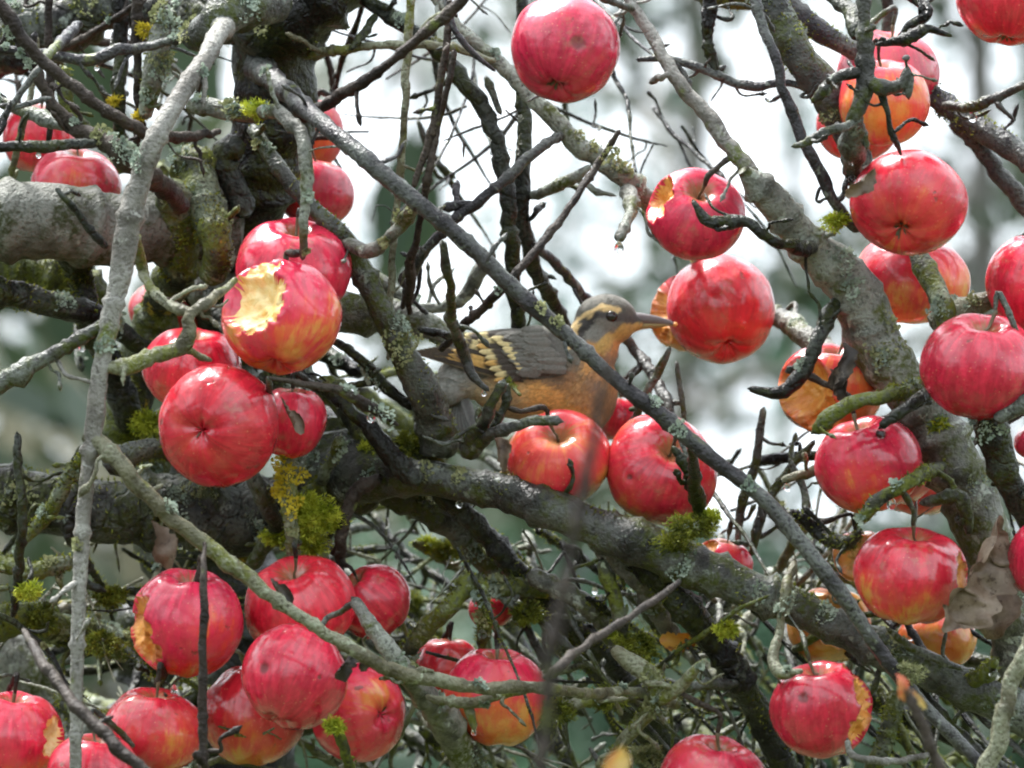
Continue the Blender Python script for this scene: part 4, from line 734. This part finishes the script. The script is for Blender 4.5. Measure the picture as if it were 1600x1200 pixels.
A(1298, 612, 84, 80, .06, (.1, .9, .2), 'pecked orange apple with blackened leaf scraps beside the pale limb', .55, ((-.75, .1, .75, 1.02, .62), (-.3, -.5, .9, 1.25, .6)), 'flesh_orange')
A(1355, 727, 85, 82, .0, (-.25, .92, .2), 'round red apple hanging under the mossy twig at right, water drop above', 0.97)
A(1396, 726, 72, 78, .07, (.1, .9, .1), 'narrow strip of red apple between the round apple and the pale limb', 1.1)
A(1432, 748, 74, 66, .14, (.1, .9, .1), 'dull red apple hidden behind the mossy forked twig at right', .85)
A(1424, 904, 93, 82, -.03, (.1, .92, .2), 'red striped apple with a pecked side next to the large withered leaf', 1.0, ((1.05, .0, .30, 1.16, .42),), 'flesh_orange')
A(1345, 872, 45, 48, .06, (0, .9, .1), 'eaten-out yellow apple shell behind the red striped apple', .3, ((-.3, .1, .9, .95, .75),), 'flesh_old')
A(1640, 880, 68, 76, -.06, (0, .9, .2), 'dark red apple cut off by the right edge beside the large withered leaf', 1.35)
A(1618, 692, 34, 30, .05, (0, .9, .2), 'sliver of red apple at the right edge under the crimson apple', 1.1)
A(1295, 978, 66, 66, .11, (.1, .9, .1), 'yellow eaten apple behind the long grey limb at lower right', .25, ((.2, .2, .95, 1.05, .7),), 'flesh_old')
A(1465, 1000, 64, 44, .09, (0, .9, .1), 'orange apple low behind the red striped apple', .6)
A(1285, 1112, 82, 80, -.02, (-.1, .9, .25), 'red apple pecked ragged on its side, below the long limb', 1.2, ((1.0, .25, .30, 1.14, .48), (.75, .75, .1, 1.2, .36), (.72, -.40, .58, 1.10, .34)), 'flesh_orange', bruises=((-.4, .3, .85, .12),))
A(1113, 1222, 84, 74, .0, (.2, .9, .2), 'red and yellow apple cut by the bottom edge', 0.85)
A(1130, 880, 48, 42, .1, (.2, .9, .1), 'pale pecked apple peeping over the long limb', .8, ((-.6, .7, .5, 1.1, .5),), 'flesh_orange')
A(875, 718, 83, 75, .06, (-.05, .66, .75), 'red apple yellow below, resting on the limb under the bird', 0.78)
A(1033, 737, 92, 84, .06, (.25, .55, .80), 'striped red apple on the limb behind the long straight branch', 0.8, bruises=((-.58, -.08, .8, .06),))
A(963, 655, 40, 50, .17, (.1, .9, .0), 'narrow red apple at the bird\'s breast between two bigger apples', 1.0)
A(456, 425, 92, 86, .02, (.1, .9, .3), 'purplish red apple at the top of the left cluster', 1.3)
A(439, 498, 95, 96, -.045, (.1, .85, -.3), 'apple with a large pale bite in the left cluster', 0.86, ((-.62, .42, .66, 1.10, .66), (-.28, .30, .92, 1.28, .50), (-.45, .85, .30, 1.2, .42)), 'flesh_cream')
A(340, 664, 98, 95, -.05, (.36, .12, -.93), 'deep red apple showing its calyx at the bottom of the left cluster', 1.35)
A(300, 578, 80, 70, .02, (.1, .9, .3), 'pinkish red apple behind the forked olive twig in the left cluster', 1.25)
A(452, 662, 58, 74, .03, (.1, .9, .1), 'red apple with a curled dead leaf at the right of the left cluster', 1.25)
A(492, 302, 66, 60, .19, (.2, .9, .1), 'red apple right of the dark main stem, above the left cluster', 1.1)
A(474, 208, 66, 66, .24, (.2, .9, .1), 'orange-red apple half hidden by the dark main stem', .7)
A(440, 48, 60, 56, .28, (.2, .9, .1), 'tiny bit of red apple beside the top of the main stem', 1.0)
A(62, 218, 60, 68, .2, (.1, .9, .1), 'dark red apple behind twigs near the left edge', 1.2)
A(118, 290, 72, 58, .16, (.1, .9, .2), 'pale red apple showing above the thick left limb', 1.0)
A(262, 490, 62, 54, .24, (.1, .9, .2), 'shaded red apple deep behind the pale arching branch', .9)
A(291, 978, 93, 98, .0, (.1, .9, .2), 'red apple with its left side pecked orange, behind a thin upright twig', 1.05, ((-1.0, .15, .30, 1.34, .72), (-.85, -.40, .48, 1.22, .52)), 'flesh_orange')
A(470, 948, 91, 74, .03, (-.2, .85, .45), 'wet red apple under the long olive twig', 1.2)
A(584, 942, 61, 76, .06, (-.6, .65, .35), 'bright red apple with its stalk hollow tilted to the neighbour apple', 1.2)
A(458, 1062, 86, 90, -.06, (.3, .8, -.3), 'red apple in front of the lower left group with a brown scar', 1.25, bruises=((-.52, .25, .8, .12),))
A(562, 1112, 79, 78, .01, (-.62, .05, -.72), 'red apple with its calyx turned aside in the lower left group', 1.1)
A(400, 1120, 84, 92, .03, (.1, .9, .1), 'red apple yellowing below, behind the lower left group', 0.88)
A(240, 1142, 84, 72, -.02, (.1, .9, .2), 'mottled red apple under the pecked one at lower left', 0.95)
A(147, 1210, 74, 70, -.07, (.1, .9, .2), 'crimson apple cut by the bottom edge at lower left', 1.3)
A(16, 1160, 86, 92, -.02, (.1, .9, .2), 'red apple with torn pale flesh cut off by the left edge', 1.0, ((1.0, .05, .35, 1.12, .42),), 'flesh_cream')
A(775, 1092, 82, 86, .02, (.05, .93, .15), 'red apple yellow at the bottom behind the olive twigs', 0.7)
A(700, 1045, 52, 58, .12, (.1, .9, .1), 'small orange-red apple behind the mossy twig', .9)
A(766, 955, 36, 32, .14, (.1, .9, .1), 'small red apple deep behind an upright lichened twig', 1.1)

# each stalk is carried by a short spur from the nearest wood
for k, a in enumerate(APPLES):
    q = np.linalg.norm(ALLP - a['tip'], axis=1) + np.where(np.linalg.norm(ALLP - a['c'], axis=1) < a['R']*1.12, 1.0, 0); i = int(np.argmin(q)); dist = q[i]
    if dist < .004 or dist > .16: continue
    p0, p1 = a['tip'], ALLP[i]; up = p0 - a['c']; up /= np.linalg.norm(up)
    m1 = p0 + up*min(.012, dist*.35); m2 = (m1 + p1)/2 + NR.normal(0, dist*.06, 3)
    C = [[*p0, .0016], [*m1, .0017], [*m2, .0019], [*p1, .0023]]
    V, F, path = tube(C, 2000 + k, 10, .003, .14, .06)
    link('twig', tri_fix(V - TO, F, 'twig'), M['brown' if k % 2 else 'grey'], TREE)

# ------------------------------------------------------------------ hanging water drops
def drop_mesh(r, k):
    th = np.linspace(0, math.pi, 14); prof = np.sin(th)*(1 - .42*((1 + np.cos(th))/2)**1.5); zz = np.cos(th)*1.12
    pts = np.stack([np.zeros(14), np.zeros(14), zz*r], 1); V = []; ns = 16
    for i in range(14):
        for m in range(ns): V.append((prof[i]*r*math.cos(m*2*math.pi/ns), prof[i]*r*math.sin(m*2*math.pi/ns), zz[i]*r))
    i = np.arange(14*ns).reshape(14, ns); j = np.roll(i, -1, 1)
    return mesh_np('water_drop', np.array(V), np.stack([i[:-1].ravel(), i[1:].ravel(), j[1:].ravel(), j[:-1].ravel()], 1))
for x, y, r, lab in [(965, 380, 9, 'large water drop hanging from the lichened stub above the bird'), (146, 103, 5, 'water drop under a bluish twig at the top left'), (57, 243, 5, 'water drop under the dark twig left of the pale red apple'),
                     (137, 553, 6, 'water drop beside the pale arching branch at left'), (272, 1077, 7, 'water drop at the bottom of the left-pecked apple'), (583, 649, 8, 'water drop under the thin brown twig beside the left cluster'),
                     (757, 615, 5, 'water drop at the tip of the twig across the bird\'s tail'), (932, 918, 6, 'water drop among the tangle below the long limb'), (847, 950, 6, 'water drop low in the tangle beside a blurred twig'),
                     (1376, 676, 9, 'large water drop on the round red apple at right'), (1402, 802, 9, 'water drop under the mossy twig below the round red apple'), (1232, 760, 6, 'water drop under a grey twig left of the round red apple'),
                     (1546, 1044, 8, 'water drop on the mossy stub of the long limb'), (1413, 997, 6, 'water drop below the red striped apple'), (1520, 184, 8, 'water drop under the bluish branch at upper right'),
                     (1313, 275, 7, 'water drop left of the glossy round apple'), (1302, 252, 4, 'tiny water drop under the forked spur at upper right'), (567, 1128, 5, 'water drop on a thread before the side-turned apple'),
                     (741, 1144, 5, 'water drop at the tip of a stub before the yellow-bottomed apple'), (797, 407, 6, 'water drop on the dark branch above the bird\'s back'), (786, 413, 4, 'tiny water drop beside another above the bird\'s back'),
                     (720, 790, 6, 'water drop under the long limb left of the blurred twig'), (1140, 987, 6, 'water drop on bright moss under the long limb'), (140, 1056, 6, 'water drop beside the pale branch near the bottom left'), (1345, 50, 4, 'tiny water drop under the top right spurs')]:
    rp = ALLR/(S*(D + AD)/D); q = np.hypot(AX - x, AY + rp + r*.8 - y) + np.clip(AD, -1, 1)*60 + np.where(AD < -.3, 1e4, 0); i = int(np.argmin(q))
    on_apple = [a for a in APPLES if math.hypot(a['x'] - x, a['y'] - y) < a['r']*1.02 and ('apple' in lab and ('on the round' in lab or 'bottom of' in lab))]
    if on_apple:
        a = on_apple[0]; k_ = S*(D + a['d'])/D; e2 = ((a['x'] - x)**2 + (a['y'] - y)**2)*k_*k_; dd = a['d'] - math.sqrt(max(0, a['R']**2*.97 - e2))
    else: x, y, dd = float(AX[i]), float(AY[i] + rp[i] + r*.8), float(AD[i])
    o = link('water_drop', drop_mesh(PX(r, dd), 0), M['water'], None, tuple(P(x, y, dd))); tag(o, lab, 'water drop', 'water drops hanging in the tree')

# ------------------------------------------------------------------ the bird
BD = .115                                # depth of the bird's middle
bb = P(795, 735, BD)
BIRD = link('bird', None, None, None, tuple(bb)); BIRD.empty_display_size = .05
tag(BIRD, 'thrush with slate back, orange breast, buff eyebrow and wing bars perched facing the apples', 'bird')
k_ = S*(D + BD)/D
def bp(x, y, z=0.0): return np.asarray(P(x, y, BD)) - np.array(bb) + aFW*(z*k_)      # z in pixels, away from the camera
def ellipsoid(cx, cy, rx, ry, rz, ang=0.0, n=20):
    th = np.linspace(0, math.pi, n); ph = np.arange(2*n)*math.pi/n; V = []
    ca, sa = math.cos(math.radians(ang)), math.sin(math.radians(ang))
    for t in th:
        for p in ph:
            a, b, c = rx*math.cos(t), ry*math.sin(t)*math.cos(p), rz*math.sin(t)*math.sin(p)
            V.append(bp(cx + a*ca - b*sa, cy - (a*sa + b*ca), c))
    i = np.arange(n*2*n).reshape(n, 2*n); j = np.roll(i, -1, 1)
    return np.array(V), np.stack([i[:-1].ravel(), j[:-1].ravel(), j[1:].ravel(), i[1:].ravel()], 1)
EL = [(838, 583, 112, 74, 64, 4), (912, 606, 54, 72, 57, 0), (925, 548, 40, 60, 44, -22), (947, 500, 49, 41, 37, 0), (981, 503, 27, 16, 17, -8), (752, 578, 70, 44, 40, 18), (720, 600, 48, 26, 30, 30), (930, 520, 40, 36, 36, 0)]
V, F = join([ellipsoid(*e) for e in EL])
tmp = link('body_tmp', mesh_np('body_tmp', V, F)); rm_ = tmp.modifiers.new('r', 'REMESH'); rm_.mode = 'VOXEL'; rm_.voxel_size = .0011
sm = tmp.modifiers.new('s', 'SMOOTH'); sm.factor = .5; sm.iterations = 9
dg = bpy.context.evaluated_depsgraph_get(); body_me = bpy.data.meshes.new_from_object(tmp.evaluated_get(dg)); bpy.data.objects.remove(tmp)
nV = len(body_me.vertices); BV = np.zeros(nV*3); body_me.vertices.foreach_get('co', BV); BV = BV.reshape(-1, 3)
BN = np.zeros(nV*3); body_me.vertex_normals.foreach_get('vector', BN); BN = BN.reshape(-1, 3)
def bpx(V):                              # back to side-view pixels
    q = V + np.array(bb) - np.array(P(800, 600, BD)); return 800 + q@aRT/k_, 600 - q@aUP/k_, q@aFW/k_
def seg_dist(x, y, pl):
    best = np.full(len(x), 1e9)
    for (x0, y0), (x1, y1) in zip(pl[:-1], pl[1:]):
        dx, dy = x1 - x0, y1 - y0; t = np.clip(((x - x0)*dx + (y - y0)*dy)/(dx*dx + dy*dy), 0, 1); best = np.minimum(best, np.hypot(x - x0 - t*dx, y - y0 - t*dy))
    return best
def sst(v, a, b): t = np.clip((v - a)/(b - a), 0, 1); return t*t*(3 - 2*t)
def plumage(V, seed=0):
    x, y, z = bpx(V); g = np.random.default_rng(seed); n = Wob(31, 260)(V)*2.2 + Wob(32, 700)(V)*2.2; x = x + n; y = y + n*.8
    L = lambda *c: np.array(c)
    def over(C, m, col): return C*(1 - m[:, None]) + m[:, None]*np.asarray(col)
    C = np.tile(L(.15, .146, .118), (len(V), 1))                                        # slate back and crown
    C = over(C, sst(y, 585, 610)*sst(x, 730, 800), L(.78, .43, .13))                    # orange flank and breast
    C = over(C, sst(x - (y - 600)*.2, 842, 790)*sst(y, 585, 612), L(.58, .45, .26))      # buff belly
    C = over(C, sst(x, 760, 715)*sst(y, 560, 590), L(.36, .37, .34))                     # grey under the tail
    C = over(C, sst(x, 905, 925)*sst(y, 520, 540), L(.60, .29, .085))                    # throat
    C = over(C, sst(x - y*.0, 872, 905)*sst(y, 560, 600)*.9, L(.66, .30, .075))
    C = over(C, sst(seg_dist(x, y, [(862, 560), (900, 600), (945, 625), (975, 640)]), 34, 16)*.55, L(.15, .12, .08))   # smoky breast band
    C = over(C, sst(seg_dist(x, y, [(948, 535), (940, 565), (925, 600)]), 15, 6)*.5, L(.17, .13, .10))
    head = sst(y, 545, 528)*sst(x, 880, 896)
    C = over(C, head*sst(y, 515, 495), L(.105, .10, .082))
    C = over(C, head*sst(np.hypot((x - 935)/1.25, y - 513), 30, 20), L(.19, .185, .16))  # grey cheek
    C = over(C, sst(seg_dist(x, y, [(1002, 515), (975, 520), (950, 530), (935, 545)]), 12, 6), L(.52, .34, .11))
    C = over(C, sst(seg_dist(x, y, [(1000, 499), (985, 500), (960, 494), (935, 492)]), 9, 4), L(.075, .07, .065))
    C = over(C, sst(seg_dist(x, y, [(928, 496), (912, 508), (904, 522), (900, 534)]), 12, 6), L(.035, .032, .03))     # dark ear edge
    C = over(C, sst(seg_dist(x, y, [(966, 485), (948, 480), (928, 484), (911, 494), (900, 508), (893, 524), (888, 542)]), 6, 2.6), L(.72, .52, .24))  # eyebrow
    return np.clip(C, .01, 1)
bm_ = N('feathered_body'); at = bm_.n('ShaderNodeVertexColor', layer_name='plumage')
fn = bm_.noise(520, 3, .6); bm_.set(Base_Color=bm_.mix(bm_.math('MULTIPLY', bm_.step(fn, .35, .65), .35), at.outputs[0], bm_.mix(.6, at.outputs[0], (.02, .02, .02))), Roughness=.75, Specular_IOR_Level=.25, Sheen_Weight=.15)
bm_.bump(fn, .5, .0012); M['plumage'] = bm_.m
a_ = body_me.color_attributes.new('plumage', 'FLOAT_COLOR', 'POINT'); cc = np.ones((nV, 4), np.float32); cc[:, :3] = plumage(BV); a_.data.foreach_set('color', cc.ravel())
body_me.shade_smooth(); body_me.materials.clear()
body = link('body', body_me, M['plumage'], BIRD)
g = np.random.default_rng(8)             # a coat of small overlapping contour feathers
idx = g.integers(0, nV, 9000); pv, nv = BV[idx], BN[idx]; xq, yq, zq = bpx(pv)
flow = -aRT*np.where(yq < 545, .85, 1.0)[:, None] + (-aUP)*np.where(xq > 890, np.where(yq < 530, .25, 1.1), .25)[:, None]
flow = flow - nv*(flow*nv).sum(1)[:, None]; flow /= np.linalg.norm(flow, axis=1)[:, None] + 1e-9; sdv = np.cross(nv, flow)
ln = np.where((yq < 545) & (xq > 880), .0022, .0042)[:, None]*g.uniform(.7, 1.3, (len(idx), 1)); wd = ln*.30; lift = nv*g.uniform(.08, .22, (len(idx), 1))
b0 = pv - nv*.0002
Vp = np.stack([b0 - sdv*wd*.5, b0 + sdv*wd*.5, b0 + flow*ln*.6 + sdv*wd*.6 + lift*ln*.7, b0 + flow*ln + lift*ln*.9, b0 + flow*ln*.6 - sdv*wd*.6 + lift*ln*.7], 1).reshape(-1, 3)
keep = np.hypot(xq - 955, yq - 495) > 11; Vp = Vp.reshape(-1, 5, 3)[keep].reshape(-1, 3); cb = np.repeat(plumage(pv[keep])*g.uniform(.8, 1.2, (keep.sum(), 1)), 5, 0)
tag(link('contour_feathers', mesh_np('contour_feathers', Vp, np.arange(len(Vp)).reshape(-1, 5), False, cb), M['plumage'], body), kind='stuff')
# wings: every feather is a curved vane of its own
def wz(x, y): return 64*np.sqrt(np.clip(1 - ((x - 845)/165)**2 - ((y - 575)/100)**2, .05, 1))
def feather(parent, name, x0, y0, x1, y1, w, c0, c1, tipstart, lift, side, edge=None, taper=.75, spot=None):
    nu, nv = 14, 5; V, C = [], []; L = math.hypot(x1 - x0, y1 - y0); tx, ty = (x1 - x0)/L, (y1 - y0)/L
    for i in range(nu):
        f = i/(nu - 1); hw = w*min(1, (f*6 + .35))*max(.0, (1 - f**5))**.6*(1 if f < taper else 1) 
        for j in range(nv):
            q = (j/(nv - 1) - .5)*2; x = x0 + tx*L*f - ty*q*hw; y = y0 + ty*L*f + tx*q*hw
            zz = -(wz(np.array(x), np.array(y)) + lift + 2.2 - abs(q)*1.6 + f*1.2)*side
            V.append(bp(x, y, float(zz))); m = sst(np.array(f + .04*math.sin(j*2.1)), tipstart - .05, tipstart + .05); col = np.array(c0)*(1 - m) + np.array(c1)*m
            if edge is not None and abs(q) > .9: col = col*.4 + np.array(edge)*.6
            if spot is not None and spot[0] < f < spot[1] and q < .6: col = np.array(spot[2])
            C.append(col)
    i = np.arange(nu*nv).reshape(nu, nv); F = np.stack([i[:-1, :-1].ravel(), i[1:, :-1].ravel(), i[1:, 1:].ravel(), i[:-1, 1:].ravel()], 1)
    return link(name, mesh_np(name, np.array(V), F, True, np.array(C)), M['plumage'], parent)
SL, DK, BF, OR = (.15, .143, .125), (.065, .052, .042), (.74, .60, .30), (.70, .42, .13)
for side in (1, -1):
    # the wing's own surface under the feathers
    gx, gy = np.meshgrid(np.linspace(0, 1, 22), np.linspace(-1, 1, 11), indexing='ij'); Vw = []
    for f, q in zip(gx.ravel(), gy.ravel()):
        x = 884 - 190*f; yc = 556 - 6*f; hw = 40*math.sqrt(max(0, 1 - (f - .42)**2/.36))*(1 if f < .5 else 1 - .5*(f - .5)); y = yc + q*hw; Vw.append(bp(x, y, -side*(float(wz(np.array(x), np.array(y))) + 1.0)))
    i = np.arange(22*11).reshape(22, 11); Fw = np.stack([i[:-1, :-1].ravel(), i[1:, :-1].ravel(), i[1:, 1:].ravel(), i[:-1, 1:].ravel()], 1)
    W = link('wing', mesh_np('wing', np.array(Vw), Fw, True, np.tile((.13, .125, .11), (len(Vw), 1))), M['plumage'], BIRD)
    for k in range(7):       # long flight feathers
        feather(W, 'flight_feather', 818 - k*4, 596 - k*3.5, 640 + k*7, 541 + (6 - k)*1.2, 5.5, DK, (.11, .085, .06), .8, 1 + k*.5, side, (.42, .32, .16), spot=(.55, .72, OR) if k in (2, 4) else None)
    for k in range(6):       # inner flight feathers with buff edges
        feather(W, 'flight_feather', 800 - k*3, 580 - k*9, 700 + k*5, 553 - k*6, 7.5, DK, BF if k > 2 else OR, .86, 4 + k*.5, side, (.40, .30, .14), spot=(.42, .62, OR) if k in (0, 1) else (.6, .74, BF) if k in (3, 4) else None)
    for k in range(9):       # greater coverts, second bar
        jj = rnd.uniform(-5, 5); feather(W, 'covert_feather', 815 - k*3.0 + jj, 588 - k*8, 772 - k*4.0 + jj, 595 - k*9.0, 6.5, DK, BF if k % 3 else OR, rnd.uniform(.5, .68), 8 + k*.3, side, DK)
    for k in range(9):       # median coverts, first bar
        jj = rnd.uniform(-4, 4); feather(W, 'covert_feather', 860 - k*5.5 + jj, 580 - k*5.6, 816 - k*6.0 + jj, 581 - k*6.4 + rnd.uniform(-2, 2), 6.5, SL if k % 2 else DK, BF, rnd.uniform(.48, .66), 10.5 + k*.3, side, DK)
    for r_ in range(5):      # small slate coverts over the shoulder
        for k in range(9):
            jx, jy = rnd.uniform(-5, 5), rnd.uniform(-3, 3); feather(W, 'covert_feather', 886 - r_*10 - k*4.5 + jx, 576 - k*7.4 + r_*1.5 + jy, 846 - r_*10 - k*4.0 + jx, 575 - k*7.0 + r_*1.5 + jy + rnd.uniform(-3, 3), 6.5, SL, (.165, .158, .138) if (k + r_) % 4 else (.13, .12, .10), .8, 15 - r_*.9 + rnd.uniform(-.3, .3), side, None)
# tail, mostly hidden behind the branches
TL = link('tail', mesh_np('tail', *ellipsoid(712, 612, 30, 12, 16, 40, 10), True, np.tile((.2, .2, .19), (200, 1))), M['plumage'], BIRD)
for k in range(8):
    x0, y0, x1, y1 = 735 - k*2, 585 + k*3, 690 + k*8, 668 + k*3 - abs(k - 3)*2; nu, nv = 10, 4; V, C = [], []; L = math.hypot(x1 - x0, y1 - y0); tx, ty = (x1 - x0)/L, (y1 - y0)/L
    for i in range(nu):
        f = i/(nu - 1)
        for j in range(nv):
            q = (j/(nv - 1) - .5)*2; hw = 8*(.5 + .5*min(1, f*3))*(1 - f**7); V.append(bp(x0 + tx*L*f - ty*q*hw, y0 + ty*L*f + tx*q*hw, 14 - k*4 + abs(q)*1.5)); C.append((.16, .165, .16) if abs(q) < .5 else (.30, .31, .30))
    ii = np.arange(nu*nv).reshape(nu, nv)
    link('tail_feather', mesh_np('tail_feather', np.array(V), np.stack([ii[:-1, :-1].ravel(), ii[1:, :-1].ravel(), ii[1:, 1:].ravel(), ii[:-1, 1:].ravel()], 1), True, np.array(C)), M['plumage'], TL)
# bill, eyes, legs
def bill(name, prof, mat):
    V, ns = [], 14
    for (x, y, h, wd_) in prof:
        for m in range(ns):
            a = m*2*math.pi/ns; V.append(bp(x, y - h*math.sin(a), wd_*math.cos(a)))
    n = len(prof); i = np.arange(n*ns).reshape(n, ns); j = np.roll(i, -1, 1); F = [tuple(q) for q in np.stack([i[:-1].ravel(), j[:-1].ravel(), j[1:].ravel(), i[1:].ravel()], 1).tolist()] + [tuple(i[-1].tolist())]
    return link(name, mesh_np(name, np.array(V), F), mat, BIRD)
s = N('horn_bill'); s.set(Base_Color=s.mix(s.noise(250), (.10, .085, .09), (.17, .145, .14)), Roughness=.32); M['bill'] = s.m
s = N('yellowish_lower_bill'); s.set(Base_Color=s.mix(s.noise(250), (.22, .16, .06), (.32, .24, .09)), Roughness=.35); M['bill2'] = s.m
s = N('eye'); s.set(Base_Color=(.012, .008, .006), Roughness=.05); M['eye'] = s.m
s = N('bird_leg'); s.set(Base_Color=s.mix(s.noise(300), (.42, .26, .09), (.55, .38, .15)), Roughness=.5); M['leg'] = s.m
bill('upper_bill', [(988, 498, 10, 11), (1000, 498, 9.6, 9.5), (1012, 499, 8.6, 7.5), (1026, 500.5, 7.2, 5.8), (1040, 503, 5.6, 4.2), (1050, 505, 3.6, 2.8), (1056, 508, 1, 1)], M['bill'])
bill('lower_bill', [(986, 510, 7, 9.5), (1000, 509.5, 6.2, 8), (1014, 508.5, 5.2, 6.2), (1028, 508, 4.4, 4.6), (1042, 507.5, 2.6, 3), (1053, 508.5, .9, .9)], M['bill2'])
crumb = link('apple_crumb', mesh_np('apple_crumb', *ellipsoid(1055, 507, 4.2, 3.6, 3.6, 20, 8)), M['flesh_cream'], None); crumb.location = tuple(bb)
tag(crumb, 'pale crumb of apple held at the tip of the bird\'s bill', 'crumb')
for sg in (-1, 1):
    V, F = ellipsoid(955, 495, 9.5, 9, 5, 0, 12); hx, hy, hz = bpx(BV); near = (np.hypot(hx - 955, hy - 495) < 8) & (np.sign(hz) == sg); zs = np.abs(hz[near]).mean() if near.any() else 34
    link('eye', mesh_np('eye', V + aFW*(sg*(zs - 1.2)*k_), F), M['eye'], BIRD)
for sx in (0, 1):
    z0 = -14 if sx == 0 else 16; x0 = 812 + sx*14
    lg = link('leg', None, None, BIRD)
    C = [[*bp(x0 + 12, 640, z0), 6*k_], [*bp(x0 + 2, 672, z0), 5*k_], [*bp(x0 - 22, 700, z0), 3.4*k_], [*bp(x0 - 16, 735 + sx*4, z0 - 12), 3.2*k_]]
    V, F, _ = tube(C, 3000 + sx, 10, .002, .05, .03, False); lg_me = tri_fix(V, F, 'leg'); lg2 = lg; bpy.data.objects.remove(lg); lg = link('leg', lg_me, M['leg'], BIRD)
    for t in range(4):
        dx = (26, 30, 24, -24)[t]; dz = (-10, 0, 10, 0)[t]; C = [[*bp(x0 - 16, 735 + sx*4, z0 - 12), 3*k_], [*bp(x0 - 16 + dx*.5, 738 + sx*4, z0 - 12 + dz*.6), 2.6*k_], [*bp(x0 - 16 + dx, 746 + sx*4, z0 - 12 + dz), 2.2*k_], [*bp(x0 - 16 + dx*1.25, 757 + sx*4, z0 - 12 + dz), 1*k_]]
        V, F, _ = tube(C, 3010 + t + sx*5, 8, .002, .06, .03, False); link('toe', tri_fix(V, F, 'toe'), M['leg'], lg)
for o in TREE.children: o.pop('path_id', None) if 'path_id' in o else None
